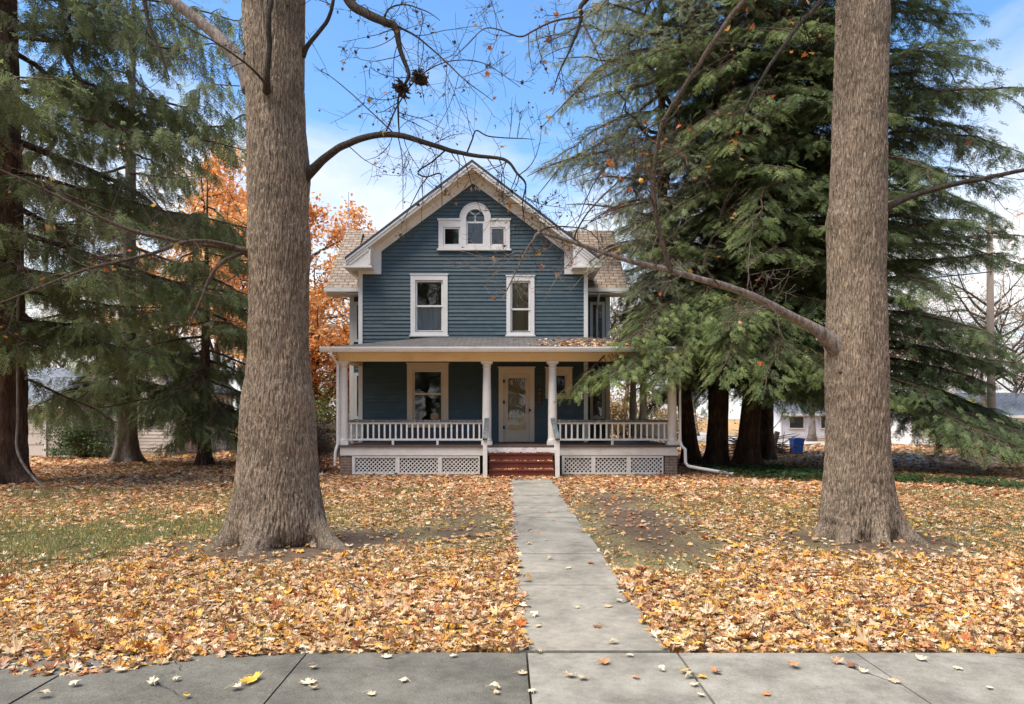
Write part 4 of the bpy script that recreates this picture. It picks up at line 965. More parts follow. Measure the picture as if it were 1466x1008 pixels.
mb = MB(); limb(mb, [PT(*p) for p in ((640, 213, 8.45), (618, 232, 8.4), (598, 246, 8.4), (610, 253, 8.4), (630, 249, 8.4), (632, 262, 8.4), (634, 305, 8.4))], [.010, .009, .009, .008, .008, .006, .003], endsL, per_m=4, tl=(.3, .7), depth=1, g=-.15, r=rl); mb.obj('branch', M['twig_dark'], mapleL, smooth=True)
mb = MB(); limb(mb, [PT(*p) for p in ((613, 252, 8.4), (600, 270, 8.4), (590, 290, 8.35), (575, 320, 8.3))], [.008, .006, .005, .003], endsL, per_m=4, tl=(.3, .6), depth=1, g=-.1, r=rl); mb.obj('branch', M['twig_dark'], mapleL, smooth=True)
mb = MB(); limb(mb, [PT(*p) for p in ((668, 220, 8.4), (676, 200, 8.4), (682, 187, 8.4), (700, 195, 8.4), (735, 198, 8.3), (765, 200, 8.2))], [.010, .009, .008, .007, .006, .003], endsL, per_m=5, tl=(.3, .7), depth=1, r=rl); mb.obj('branch', M['twig_dark'], mapleL, smooth=True)
mb = MB(); limb(mb, [PT(*p) for p in ((551, 192, 8.5), (570, 150, 8.4), (598, 112, 8.3), (640, 88, 8.2), (690, 90, 8.1), (745, 125, 8.0))], [.010, .009, .008, .006, .005, .003], endsL, per_m=5, tl=(.3, .9), depth=1, r=rl); mb.obj('branch', M['twig_dark'], mapleL, smooth=True)
mb = MB(); limb(mb, [PT(*p) for p in ((565, 192, 8.5), (520, 150, 8.5), (480, 115, 8.5), (450, 95, 8.6))], [.008, .006, .005, .003], endsL, per_m=5, tl=(.3, .8), depth=1, r=rl); mb.obj('branch', M['twig_dark'], mapleL, smooth=True)
mb = MB(); limb(mb, [PT(*p) for p in ((570, 195, 8.5), (576, 230, 8.4), (577, 300, 8.4))], [.007, .005, .003], endsL, per_m=5, tl=(.3, .6), depth=1, g=-.1, r=rl); mb.obj('branch', M['twig_dark'], mapleL, smooth=True)
# limb dropping in from above with two dark clumps
branch(mapleL, [(425, -190, 8.9, .10), (450, -130, 8.7, .085), (480, -50, 8.4, .07), (500, 0, 8.3, .055), (525, 20, 8.25, .05), (550, 31, 8.2, .045), (566, 38, 8.2, .04), (574, 72, 8.2, .028), (586, 104, 8.2, .022), (580, 120, 8.2, .016), (571, 135, 8.2, .012), (570, 160, 8.25, .011), (572, 190, 8.4, .008)], endsL, per_m=4, tl=(.4, 1.0), depth=2, start=.35, r=rl)
mb = MB(); limb(mb, [PT(*p) for p in ((566, 36, 8.2), (600, 55, 8.2), (640, 90, 8.1), (665, 115, 8.0), (706, 145, 7.9))], [.014, .010, .008, .006, .003], endsL, per_m=5, tl=(.3, .9), depth=1, r=rl); mb.obj('branch', M['twig_dark'], mapleL, smooth=True)
mb = MB(); limb(mb, [PT(*p) for p in ((548, 28, 8.2), (558, 12, 8.2), (580, 7, 8.2), (610, 16, 8.1), (630, 30, 8.1))], [.012, .010, .008, .006, .003], endsL, per_m=5, tl=(.3, .8), depth=1, r=rl); mb.obj('branch', M['twig_dark'], mapleL, smooth=True)
branch(mapleL, [(380, 372, 8.9, .09), (358, 364, 8.78, .06), (345, 358, 8.7, .042), (300, 351, 8.5, .026), (250, 345, 8.3, .022), (175, 326, 8.1, .022), (125, 302, 7.9, .018), (50, 266, 7.7, .013), (-10, 238, 7.5, .009)], endsL, mat='twig', per_m=4, tl=(.5, 1.2), depth=2, g=.0, start=.12, r=rl)
branch(mapleL, [(335, 354, 8.65, .03), (300, 346, 8.4, .025), (262, 347, 8.2, .022), (200, 369, 7.9, .019), (125, 385, 7.7, .015), (50, 414, 7.4, .011), (-15, 440, 7.2, .007)], endsL, mat='twig', per_m=5, tl=(.4, 1.0), depth=2, start=.15, r=rl)
branch(mapleL, [(345, 362, 8.7, .03), (318, 376, 8.5, .023), (300, 398, 8.4, .018), (288, 430, 8.3, .013), (268, 472, 8.2, .007)], endsL, mat='twig', per_m=4, tl=(.3, .8), depth=1, g=-.05, r=rl)
branch(mapleL, [(382, 136, 8.70, .06), (382, 118, 8.40, .040), (384, 80, 8.33, .032), (386, 30, 8.27, .03), (389, -60, 8.2, .022), (400, -140, 8.1, .015)], endsL, per_m=.5, depth=1, start=.6, r=rl)
branch(mapleL, [(382, 122, 8.45, .016), (366, 104, 8.3, .014), (345, 86, 8.2, .011), (310, 62, 8.1, .009), (255, 30, 8.0, .006), (225, -20, 7.9, .004)], endsL, per_m=4, tl=(.3, .8), depth=1, r=rl)
branch(mapleL, [(360, 130, 8.95, .12), (350, 100, 8.95, .10), (325, 66, 9.0, .085), (296, 38, 9.05, .07), (240, -6, 9.1, .06), (160, -70, 9.2, .045), (80, -160, 9.3, .03)], endsL, mat='bark_grey', per_m=2, tl=(.5, 1.2), depth=2, r=rl)
branch(mapleL, [(432, 80, 8.9, .05), (440, 66, 8.85, .03), (462, 40, 8.8, .025), (474, 18, 8.75, .022), (482, -20, 8.7, .017), (500, -70, 8.6, .010)], endsL, per_m=3, tl=(.4, 1.1), depth=2, r=rl)
branch(mapleL, [(200, -60, 8.2, .03), (205, -10, 8.2, .024), (214, 40, 8.2, .018), (230, 75, 8.2, .012), (243, 115, 8.2, .006)], endsL, per_m=3, tl=(.3, .7), depth=1, g=-.05, r=rl)
for tx, ty, tz in ((-4.6, 8.4, 13), (-1.2, 9.2, 13.5), (-3.2, 10.5, 14)):
    mb = MB(); limb(mb, [(-2.80, 8.9, 10.4), (.6 * -2.8 + .4 * tx, .6 * 8.9 + .4 * ty, 11.7), (tx, ty, tz)], [.26, .15, .05], [], per_m=1, tl=(.6, 1.4), depth=1, r=rl); mb.obj('branch', M['bark_grey'], mapleL, smooth=True)
eL = np.array(endsL)
for p in (PT(575, 126, 8.2), PT(601, 114, 8.2)): hang_leaves('leaf_clump', p[None] + rl.normal(0, .03, (60, 3)) + np.array([0, 0, .03]), mapleL, .085, [(62, 52, 40), (84, 66, 44), (50, 44, 38)], 60, r=rl)
hang_leaves('foliage', eL, mapleL, .05, [(62, 56, 44), (80, 62, 40), (54, 50, 42), (150, 110, 60)], 520, r=rl)
lo = eL[(eL[:, 2] < 5.2)]
hang_leaves('foliage', lo, mapleL, .075, [(196, 140, 70), (200, 120, 60), (206, 170, 80), (170, 150, 90)], 26, r=rl)

mapleR = thing('maple_tree', (TREE_R[0], YR, 0), 'thick grey maple trunk right of the walk, low limb reaching left', 'tree', 'big bare maples in the front lawn')
trunk('trunk', SIL_R, YR, 11.5, 'bark_maple', mapleR, 13, [(-2.3, .34, .32), (-1.5, .30, .25), (-.55, .42, .28), (.8, .3, .4), (2.1, .3, .4), (3.3, .30, .3)])
rr = np.random.default_rng(9); endsR = []
branch(mapleR, [(1225, 512, 9.2, .20), (1204, 500, 9.12, .16), (1188, 488, 9.06, .105), (1170, 474, 9.0, .072), (1146, 460, 8.95, .058), (1090, 430, 8.8, .045), (1020, 404, 8.65, .038), (960, 388, 8.55, .033), (900, 373, 8.5, .026), (866, 362, 8.45, .023), (822, 348, 8.4, .024), (774, 334, 8.4, .018), (763, 345, 8.4, .013), (752, 362, 8.4, .011), (735, 395, 8.4, .009), (719, 430, 8.4, .005)], endsR, mat='bark_grey', per_m=4.5, tl=(.4, 1.1), depth=2, start=.25, g=.02, r=rr)
mb = MB(); limb(mb, [PT(*p) for p in ((770, 333, 8.4), (785, 326, 8.4), (815, 325, 8.4), (845, 332, 8.4), (868, 360, 8.4))], [.010, .009, .007, .005, .003], endsR, per_m=5, tl=(.3, .8), depth=1, r=rr); mb.obj('branch', M['twig'], mapleR, smooth=True)
mb = MB(); limb(mb, [PT(*p) for p in ((822, 346, 8.4), (826, 330, 8.35), (845, 300, 8.2), (880, 265, 8.1), (905, 245, 8.0), (935, 225, 7.9))], [.012, .010, .009, .007, .005, .003], endsR, per_m=5, tl=(.3, .9), depth=2, r=rr); mb.obj('branch', M['twig'], mapleR, smooth=True)
mb = MB(); limb(mb, [PT(*p) for p in ((900, 372, 8.5), (915, 350, 8.4), (930, 320, 8.3), (940, 300, 8.3))], [.009, .008, .006, .003], endsR, per_m=5, tl=(.3, .8), depth=1, r=rr); mb.obj('branch', M['twig'], mapleR, smooth=True)
branch(mapleR, [(960, 390, 8.55, .035), (955, 372, 8.5, .028), (945, 335, 8.45, .026), (938, 300, 8.4, .027), (936, 262, 8.4, .025), (938, 232, 8.4, .024), (946, 185, 8.35, .023), (962, 150, 8.3, .024), (994, 102, 8.3, .026), (1033, 42, 8.35, .028), (1064, 0, 8.4, .032), (1110, -70, 8.6, .045), (1170, -150, 8.9, .06), (1215, -200, 9.1, .08)], endsR, mat='twig', per_m=5, tl=(.4, 1.2), depth=2, start=.05, r=rr, updir=.2)
branch(mapleR, [(1215, -90, 9.15, .07), (1190, -20, 8.9, .035), (1172, 6, 8.8, .03), (1146, 34, 8.7, .027), (1122, 65, 8.6, .024), (1103, 92, 8.55, .021), (1086, 120, 8.5, .017), (1070, 150, 8.4, .011), (1060, 185, 8.4, .006)], endsR, per_m=5, tl=(.4, 1.0), depth=2, start=.15, r=rr)
branch(mapleR, [(1258, 304, 9.2, .08), (1276, 294, 9.15, .046), (1300, 283, 9.1, .038), (1345, 269, 9.0, .032), (1400, 257, 8.9, .027), (1466, 243, 8.8, .023), (1560, 222, 8.7, .012)], endsR, mat='twig_dark', per_m=3, tl=(.5, 1.4), depth=2, start=.3, r=rr, updir=.5)
branch(mapleR, [(1215, -170, 9.1, .10), (1120, -150, 8.8, .06), (980, -100, 8.5, .045), (880, -40, 8.3, .034), (834, 6, 8.2, .027), (833, 24, 8.2, .022), (822, 58, 8.2, .014), (800, 105, 8.2, .008), (790, 135, 8.2, .004)], endsR, per_m=4, tl=(.4, 1.1), depth=2, start=.4, r=rr)
mb = MB(); limb(mb, [PT(*p) for p in ((832, 24, 8.2), (795, 30, 8.1), (763, 44, 8.05), (744, 52, 8.0), (715, 42, 7.95), (692, 42, 7.9), (670, 62, 7.85), (640, 90, 7.8))], [.012, .011, .010, .009, .007, .006, .005, .003], endsR, per_m=5, tl=(.3, .9), depth=2, r=rr); mb.obj('branch', M['twig'], mapleR, smooth=True)
mb = MB(); limb(mb, [PT(*p) for p in ((834, 30, 8.2), (850, 65, 8.1), (866, 100, 8.0), (873, 125, 7.95))], [.011, .009, .006, .003], endsR, per_m=5, tl=(.3, .8), depth=2, r=rr); mb.obj('branch', M['twig'], mapleR, smooth=True)
mb = MB(); limb(mb, [PT(*p) for p in ((952, 170, 8.3), (920, 190, 8.2), (880, 230, 8.1), (850, 245, 8.0), (800, 262, 7.9))], [.012, .009, .007, .005, .003], endsR, per_m=5, tl=(.3, 1.0), depth=2, r=rr); mb.obj('branch', M['twig'], mapleR, smooth=True)
mb = MB(); limb(mb, [PT(*p) for p in ((938, 235, 8.4), (975, 215, 8.3), (1010, 180, 8.2), (1060, 140, 8.1))], [.012, .010, .007, .004], endsR, per_m=5, tl=(.3, 1.0), depth=2, r=rr); mb.obj('branch', M['twig'], mapleR, smooth=True)
mb = MB(); limb(mb, [PT(*p) for p in ((1030, 410, 8.65), (1010, 380, 8.5), (1020, 340, 8.4), (1060, 320, 8.3))], [.010, .008, .006, .003], endsR, per_m=5, tl=(.3, .8), depth=1, r=rr); mb.obj('branch', M['twig'], mapleR, smooth=True)
mb = MB(); limb(mb, [PT(*p) for p in ((1092, 428, 8.8), (1112, 450, 8.6), (1118, 480, 8.5), (1150, 512, 8.4), (1178, 525, 8.4))], [.011, .010, .008, .006, .003], endsR, per_m=4, tl=(.3, .6), depth=1, r=rr); mb.obj('branch', M['twig'], mapleR, smooth=True)
for tx, ty, tz in ((3.0, 8.6, 13.5), (5.9, 9.2, 13), (4.6, 10.8, 14)):
    mb = MB(); limb(mb, [(4.48, 9.2, 10.4), (.6 * 4.48 + .4 * tx, .6 * 9.2 + .4 * ty, 11.7), (tx, ty, tz)], [.22, .13, .05], [], per_m=1, tl=(.6, 1.4), depth=1, r=rr); mb.obj('branch', M['bark_grey'], mapleR, smooth=True)
eR = np.array(endsR)
hang_leaves('foliage', eR, mapleR, .085, [(206, 130, 62), (196, 104, 46), (214, 170, 84), (160, 112, 70), (200, 150, 110)], 150, r=rr)
hang_leaves('foliage', eR, mapleR, .05, [(84, 70, 50), (104, 80, 50)], 300, r=rr)
# ================================================================== CONIFERS
def spray_template(kind, seed):
    r = np.random.default_rng(seed); V, F = [], []
    def tri(a, b, c): k = len(V); V.extend([a, b, c]); F.append((k, k + 1, k + 2))
    n = 13
    droop = {'spruce': -.05, 'hemlock': -.22, 'pine': .05}[kind]; wid = {'spruce': .055, 'hemlock': .075, 'pine': .045}[kind]; sl = {'spruce': .30, 'hemlock': .42, 'pine': .45}[kind]
    tri((0, -.02, 0), (0, .02, 0), (1, 0, droop))
    for i in range(n):
        t = .06 + .9 * i / n; s = 1 if i % 2 else -1; x, z = t, droop * t * t; l = sl * (1 - .55 * t) * r.uniform(.75, 1.25)
        a = r.uniform(.6, 1.0) if kind != 'pine' else r.uniform(.3, .9); e = r.normal(0, .35 if kind == 'hemlock' else .6)
        d = np.array((cos(a), s * sin(a) * cos(e), sin(a) * sin(e) - (.15 if kind == 'hemlock' else .1))); p = np.array((x, 0, z)); q = p + d * l
        w = np.array((-d[1], d[0], 0)); w /= np.linalg.norm(w) + 1e-9; m = p + d * l * .45
        k = len(V); V.extend([p, m + w * wid * .5, q, m - w * wid * .5]); F.append((k, k + 1, k + 2)); F.append((k, k + 2, k + 3))
    return np.array(V), np.array(F)
SPR = {k: [spray_template(k, i) for i in range(4)] for k in ('spruce', 'hemlock', 'pine')}
def frames(d, up):
    d = d / (np.linalg.norm(d, axis=1)[:, None] + 1e-9); s = np.cross(up, d); s /= (np.linalg.norm(s, axis=1)[:, None] + 1e-9); u = np.cross(d, s)
    return np.stack([d, s, u], 2)
class Crown:
    def __init__(s, kind, pal, r): s.kind, s.r = kind, r; s.pal = np.array([lin(*c) for c in pal]); s.p, s.d, s.u, s.s, s.c = [], [], [], [], []
    def put(s, p, d, sc, tipness):
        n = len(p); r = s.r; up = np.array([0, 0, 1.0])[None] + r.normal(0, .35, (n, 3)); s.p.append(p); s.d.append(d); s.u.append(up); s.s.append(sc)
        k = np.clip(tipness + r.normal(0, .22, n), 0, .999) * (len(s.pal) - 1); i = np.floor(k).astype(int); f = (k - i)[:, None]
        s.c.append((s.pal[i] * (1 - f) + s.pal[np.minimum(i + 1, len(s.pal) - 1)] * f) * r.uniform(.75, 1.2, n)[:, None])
    def build(s, parent, cull=None):
        p, d, u, sc, c = map(np.concatenate, (s.p, s.d, s.u, s.s, s.c))
        if cull is not None:
            k = ~cull(p); p, d, u, sc, c = p[k], d[k], u[k], sc[k], c[k]
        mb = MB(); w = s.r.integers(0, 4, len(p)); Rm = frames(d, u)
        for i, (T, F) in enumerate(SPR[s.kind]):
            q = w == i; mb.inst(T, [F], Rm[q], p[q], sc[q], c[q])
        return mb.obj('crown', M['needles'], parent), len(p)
def bough(cr, mb, P0, az, L, r0, kind, r, rise=.1, sag=.35, lift=0., dens=1.0, wide=1.0, start=.12, spray=1.0, hang=1.0):
    """one branch with its side shoots and sprays"""
    out = np.array([cos(az), sin(az), 0]); side = np.array([-sin(az), cos(az), 0]); m = 12
    t = np.linspace(0, 1, m); wob = np.cumsum(r.normal(0, .045, m)) * L
    P = P0[None] + out[None] * (t * L)[:, None] + side[None] * wob[:, None]; P[:, 2] += L * (rise * t - sag * t * t + lift * t ** 3)
    mb.tube(P, np.linspace(r0, .012, m), 5)
    ns = int(L * 6.5 * dens)
    for i in range(ns):
        s = start + (1 - start) * (i + r.random()) / ns; k = min(int(s * (m - 1)), m - 2); f = s * (m - 1) - k; q = P[k] * (1 - f) + P[k + 1] * f; T = unit(P[k + 1] - P[k])
        sg = 1 if i % 2 else -1; l2 = (.30 * L * (1 - s) ** .8 * wide + .32) * r.uniform(.6, 1.15); l2 = min(l2, 1.7)
        if s > .93: l2 = .35
        d = unit(T * r.uniform(.45, .9) + side * sg * r.uniform(.6, 1.0) + np.array([0, 0, r.normal(-.05, .15)]))
        n = max(2, int(l2 / .115)); tt = (np.arange(n) + r.random(n)) / n
        pp = q[None] + d[None] * (tt * l2)[:, None]; pp[:, 2] -= (.22 if kind == 'hemlock' else .16) * l2 * tt ** 2 * 1.4
        if l2 > .5: mb.tube(pp[np.argsort(tt)], np.linspace(.012, .004, n), 3)
        sd = np.cross(d, [0, 0, 1.0])
        for sgn in (-1, 1):
            if kind == 'spruce': dd = d[None] * r.uniform(.1, .6, (n, 1)) + sd[None] * sgn * r.uniform(.0, .5, (n, 1)) + np.array([0, 0, -1.0])[None] * r.uniform(.3, 1.5, (n, 1)) * hang; sz = r.uniform(.26, .52, n) * spray
            elif kind == 'pine': dd = d[None] * .7 + r.normal(0, .5, (n, 3)) + np.array([0, 0, -.25 * hang]); sz = r.uniform(.2, .38, n) * spray
            else: dd = d[None] * r.uniform(.5, 1.0, (n, 1)) + sd[None] * sgn * r.uniform(.3, .8, (n, 1)) + np.array([0, 0, -1.0])[None] * r.uniform(.0, .6, (n, 1)) * hang; sz = r.uniform(.24, .46, n) * spray
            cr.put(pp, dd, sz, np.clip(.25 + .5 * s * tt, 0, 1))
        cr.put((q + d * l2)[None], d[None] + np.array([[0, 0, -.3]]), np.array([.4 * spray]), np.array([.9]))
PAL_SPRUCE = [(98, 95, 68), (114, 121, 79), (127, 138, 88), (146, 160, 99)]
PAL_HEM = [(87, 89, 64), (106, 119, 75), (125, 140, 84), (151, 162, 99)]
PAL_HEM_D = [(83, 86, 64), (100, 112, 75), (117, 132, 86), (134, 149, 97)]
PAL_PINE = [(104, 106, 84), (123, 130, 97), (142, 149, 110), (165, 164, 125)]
def conifer(name, label, group, base, path, r0, H, zr, nb, Lf, kind, pal, seed, rise=(.1, .1), sag=(.3, .1), lift=0., azf=None, cull=None, dens=1.0, spray=1.0, extra=None, bark_='bark_dark', wide=1.0, hang=1.0, flare=1.5, ntr=1):
    r = np.random.default_rng(seed); X, Y = base
    root = thing(name, (X, Y, 0), label, 'tree', group)
    # trunk: tapered, flared, a little crooked; path = offsets (z, dx, dy)
    z = np.concatenate([np.arange(-.1, 1.2, .08), np.arange(1.2, H, .35), [H]]); pz = np.array(path)
    cx = X + np.interp(z, pz[:, 0], pz[:, 1]); cy = Y + np.interp(z, pz[:, 0], pz[:, 2]); rad = r0 * (1 - z.clip(0) / H * .93) * (1 + (flare - 1) * np.exp(-z.clip(0) / .35))
    nA = 40; a = np.arange(nA) * 2 * pi / nA; A, Z = np.meshgrid(a, z)
    Rr = rad[:, None] * (1 + .16 * (fbm(np.cos(A) * 3, np.sin(A) * 3, Z * .8, seed) - .5) * 2 + .10 * (fbm(np.cos(A) * 9, np.sin(A) * 9, Z * 2.0, seed + 1) - .5) * 2)
    Rr = Rr * (1 + .25 * np.exp(-Z.clip(0) / .4) * np.cos(A * 5 + seed))
    V = np.stack([cx[:, None] + Rr * np.cos(A), cy[:, None] + Rr * np.sin(A), Z], 2).reshape(-1, 3); n = len(z)
    i, k = np.meshgrid(np.arange(n - 1), np.arange(nA), indexing='ij'); i, k = i.ravel(), k.ravel()
    t = MB(); t.add(V, [np.stack([i * nA + k, i * nA + (k + 1) % nA, (i + 1) * nA + (k + 1) % nA, (i + 1) * nA + k], 1)]); t.obj('trunk', M[bark_], root, smooth=True)
    cr = Crown(kind, pal, r); mb = MB(); ga = 2.39996
    for b in range(nb):
        zz = zr[0] + (zr[1] - zr[0]) * ((b + r.random()) / nb) ** 1.0; az = b * ga + r.normal(0, .25); L = Lf(zz, az) * r.uniform(.75, 1.12)
        if L < .35: continue
        p = np.array([np.interp(zz, z, cx), np.interp(zz, z, cy), zz])
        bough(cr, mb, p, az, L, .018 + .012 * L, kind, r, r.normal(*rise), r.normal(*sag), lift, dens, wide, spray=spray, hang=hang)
    for e in (extra or []):
        bough(cr, mb, np.array(e['p'], float), e['az'], e['L'], e.get('r', .05), kind, r, e.get('rise', .1), e.get('sag', .3), e.get('lift', 0), e.get('dens', 1.2) * (1.5 if kind == 'hemlock' else 1), e.get('wide', 1.2), e.get('start', .12), e.get('spray', .72 if kind == 'hemlock' else 1.0), e.get('hang', 1.0))
    if mb.n: mb.obj('limbs', M['bark_dark'], root)
    cr.build(root, cull)
    return root
def house_cull(p):
    x, y, z = p.T
    return ((x > -5.4) & (x < 3.6) & (y > 21.2) & (y < 33) & (z < 9.3)) | ((x > -4.9) & (x < 4.9) & (y > 19.6) & (y < 22) & (z < 3.9)) | (z < .05)
def box_az(az, target, spread): return np.exp(-(np.angle(np.exp(1j * (az - target))) / spread) ** 2)

# -- left: Norway spruces
def L_spruceA(z, az): return np.interp(z, [2.8, 3.6, 5, 8, 11, 15, 19], [1.6, 3.4, 4.8, 5.8, 5.2, 3.2, .4])
conifer('spruce_tree', 'tall dark spruce at the left edge with a thick bare lower trunk', 'dark conifers left of the house', (-12.05, 17.4), [(0, 0, 0), (5, .05, 0), (20, .2, 0)], .62, 20, (3.6, 19.5), 58, L_spruceA, 'spruce', PAL_SPRUCE, 101, rise=(-.10, .08), sag=(.18, .08), lift=.16, cull=house_cull, flare=1.35,
        extra=[dict(p=(-11.8, 17.2, 4.0), az=-.25, L=4.2, rise=-.25, sag=.1, lift=.1), dict(p=(-11.8, 17.2, 2.6), az=-.05, L=2.6, rise=-.35, sag=.1, dens=.5, r=.04), dict(p=(-11.8, 17.0, 3.7), az=-.9, L=2.6, rise=-.15, sag=.2), *[dict(p=(-11.7, 17.2, z), az=a, L=l, rise=r_, sag=.12, lift=.05, dens=.8) for z, a, l, r_ in ((9.6, -.12, 6.6, -.14), (8.6, -.3, 6.4, -.12), (10.6, -.2, 6.2, -.12), (7.4, .05, 6.4, -.12), (11.6, 0., 6.0, -.1))]])
def L_spruceB(z, az): return np.interp(z, [1.5, 2.4, 4, 8, 12, 17], [2.0, 3.4, 4.0, 3.6, 2.4, .3])
conifer('spruce_tree', 'grey trunked spruce behind the lawn, its boughs hiding a pale garage', 'dark conifers left of the house', (-12.95, 25), [(0, 0, 0), (9, .15, 0), (18, .3, 0)], .33, 18, (3.2, 13.5), 34, L_spruceB, 'spruce', PAL_SPRUCE, 117, rise=(-.2, .1), sag=(.12, .08), lift=.06, bark_='bark_grey', cull=house_cull, flare=1.7,
        extra=[dict(p=(-12.8, 24.7, 2.9), az=a, L=l, rise=-.12, sag=.25, dens=1.2) for a, l in ((-.2, 4.2), (-.8, 4.0), (-1.4, 3.8), (-2.1, 3.6))])
def L_spruceC(z, az): return np.interp(z, [1.0, 1.6, 4, 6, 9, 11], [1.6, 3.0, 3.1, 2.2, .6, .2])
conifer('spruce_tree', 'bushy low spruce just behind the left maple, hanging boughs nearly touching the lawn', 'dark conifers left of the house', (-9.7, 23.6), [(0, 0, 0), (9, .1, 0)], .2, 9.2, (1.2, 8.4), 38, L_spruceC, 'spruce', PAL_SPRUCE, 131, rise=(-.16, .1), sag=(.16, .08), lift=.05, cull=house_cull, dens=1.1)

# -- right: hemlocks and a looser pine
G = 'dark conifers right of the porch'
def L_A(z, az): return np.interp(z, [3.5, 6, 8, 10, 13, 17, 20], [1.6, 2.4, 3.6, 4.8, 4.6, 3.0, .5])
conifer('pine_tree', 'loose olive conifer rising beside the right eave of the house', G, (6.3, 24.8), [(0, 0, 0), (4, -.5, 0), (9, -1.0, 0), (20, -1.1, 0)], .27, 20, (4.0, 19.5), 84, L_A, 'pine', PAL_PINE, 201, rise=(.12, .26), sag=(.36, .2), cull=house_cull, dens=1.35, hang=2.6, spray=.8,
        extra=[dict(p=(5.7, 23.9, z), az=math.atan2(20.7 - 23.9, tx - 5.7), L=L_, rise=.02, sag=.32, dens=1.3, spray=.8, hang=2.4) for z, tx, L_ in ((6.2, 3.7, 4.2), (7.3, 3.2, 4.3), (8.4, 3.5, 4.4), (5.3, 4.0, 4.0), (7.8, 4.2, 4.2), (6.8, 4.6, 3.9))])
def L_B(z, az): return np.interp(z, [2.2, 4, 7, 11, 15, 19], [2.6, 4.2, 4.8, 4.6, 3.6, .6]) * (1 - .3 * box_az(az, pi, .9))
conifer('hemlock_tree', 'dark green hemlock, middle trunk of the clump beside the downspout', G, (6.9, 24.0), [(0, 0, 0), (5, .15, 0), (20, .6, 0)], .34, 19.5, (2.6, 19), 84, L_B, 'hemlock', PAL_HEM, 211, rise=(.12, .1), sag=(.36, .1), cull=house_cull, dens=1.25, spray=.78)
def L_C(z, az): return np.interp(z, [2.0, 4, 7, 11, 15, 19], [3.0, 4.2, 4.8, 4.4, 3.4, .6])
conifer('hemlock_tree', 'leaning hemlock on the right side of the trunk clump, bright boughs over the porch rail', G, (7.65, 23.3), [(0, 0, 0), (5, .45, 0), (20, 1.6, 0)], .33, 18, (2.4, 17.5), 80, L_C, 'hemlock', PAL_HEM, 223, rise=(.1, .1), sag=(.38, .1), cull=house_cull, dens=1.25, spray=.78,
        extra=[dict(p=(7.0, 22.6, 4.1), az=math.atan2(-3.6, -4.9), L=6.0, rise=.06, sag=.32, dens=1.5, wide=1.5, start=.25), dict(p=(7.0, 22.6, 4.6), az=math.atan2(-4.2, -4.0), L=5.2, rise=.0, sag=.2, dens=1.5, wide=1.5), dict(p=(7.0, 22.6, 3.7), az=math.atan2(-3.4, -3.0), L=4.6, rise=.06, sag=.36, dens=1.4, wide=1.3),
               dict(p=(7.4, 22.8, 5.2), az=math.atan2(-4, -2.2), L=4.8, rise=.0, sag=.3, dens=1.4, wide=1.3), dict(p=(7.9, 22.9, 3.9), az=math.atan2(-4.2, 1.5), L=4.8, rise=.0, sag=.4, dens=1.4, wide=1.4), dict(p=(7.9, 22.9, 3.4), az=math.atan2(-3.2, 3.0), L=4.2, rise=.0, sag=.35, dens=1.4, wide=1.3),
               *[dict(p=(6.9 + .1 * q, 22.4, z0), az=math.atan2(ty - 22.4, tx - 6.9), L=math.hypot(tx - 6.9, ty - 22.4), rise=.06, sag=sg, dens=1.1, wide=1.0, start=.35, hang=1.5) for q, (tx, ty, z0, sg) in enumerate([(2.5, 18.4, 5.0, .52), (3.6, 18.3, 4.9, .55), (4.5, 18.0, 5.0, .55), (2.9, 18.7, 5.5, .56), (5.6, 17.8, 4.8, .6)])],
               *[dict(p=(7.9, 22.8, z0), az=math.atan2(ty - 22.8, tx - 7.9), L=math.hypot(tx - 7.9, ty - 22.8), rise=.02, sag=sg, dens=1.3, wide=1.3, hang=1.3) for tx, ty, z0, sg in ((9.4, 20.2, 3.5, .6), (10.4, 20.8, 3.6, .55), (8.6, 19.8, 3.8, .62), (10.9, 22.0, 3.5, .55), (9.9, 19.6, 4.2, .6), (8.0, 19.6, 3.3, .5))],
               dict(p=(7.0, 22.6, 3.6), az=math.atan2(-2.6, -4.6), L=5.0, rise=.02, sag=.26, dens=1.5, wide=1.3, start=.3)])
def L_E(z, az): return np.interp(z, [1.8, 3, 5, 8, 12, 16, 20], [3.0, 3.0, 3.2, 4.4, 4.2, 3.2, .5]) * (1 - .35 * box_az(az, pi, .8) * (z < 5))
conifer('hemlock_tree', 'dark hemlock behind the right maple with a low bough sweeping over the side street', G, (11.0, 22.6), [(0, 0, 0), (20, .2, 0)], .36, 19.5, (5.2, 19), 74, L_E, 'hemlock', PAL_HEM_D, 231, rise=(.06, .12), sag=(.26, .1), dens=1.2, spray=.8,
        extra=[*[dict(p=(11.1, 22.4, z), az=a, L=l, rise=-.1, sag=.2, dens=1.2, wide=1.3) for z, a, l in ((4.4, -.9, 3.6), (3.9, -.6, 3.4), (4.8, -1.3, 3.6), (3.4, -1.1, 3.0), (3.2, -.3, 2.8), (3.0, -1.5, 3.0))], dict(p=(11.1, 22.3, 2.6), az=math.atan2(-3.2, 2.6), L=4.8, rise=-.30, sag=.12, lift=.02, dens=1.7, wide=1.6), dict(p=(11.1, 22.3, 2.3), az=math.atan2(-4.2, 1.2), L=4.2, rise=-.25, sag=.15, lift=.02, dens=1.7, wide=1.6), dict(p=(11.1, 22.3, 3.0), az=math.atan2(-1.6, 3.6), L=4.6, rise=-.3, sag=.15, dens=1.5, wide=1.4), dict(p=(11.1, 22.3, 3.7), az=math.atan2(-2, 4), L=5.0, rise=-.1, sag=.1, dens=.9, wide=.8), dict(p=(11.1, 22.3, 2.4), az=math.atan2(-3.6, 2.0), L=4.6, rise=-.22, sag=.14, dens=1.7, wide=1.7)])
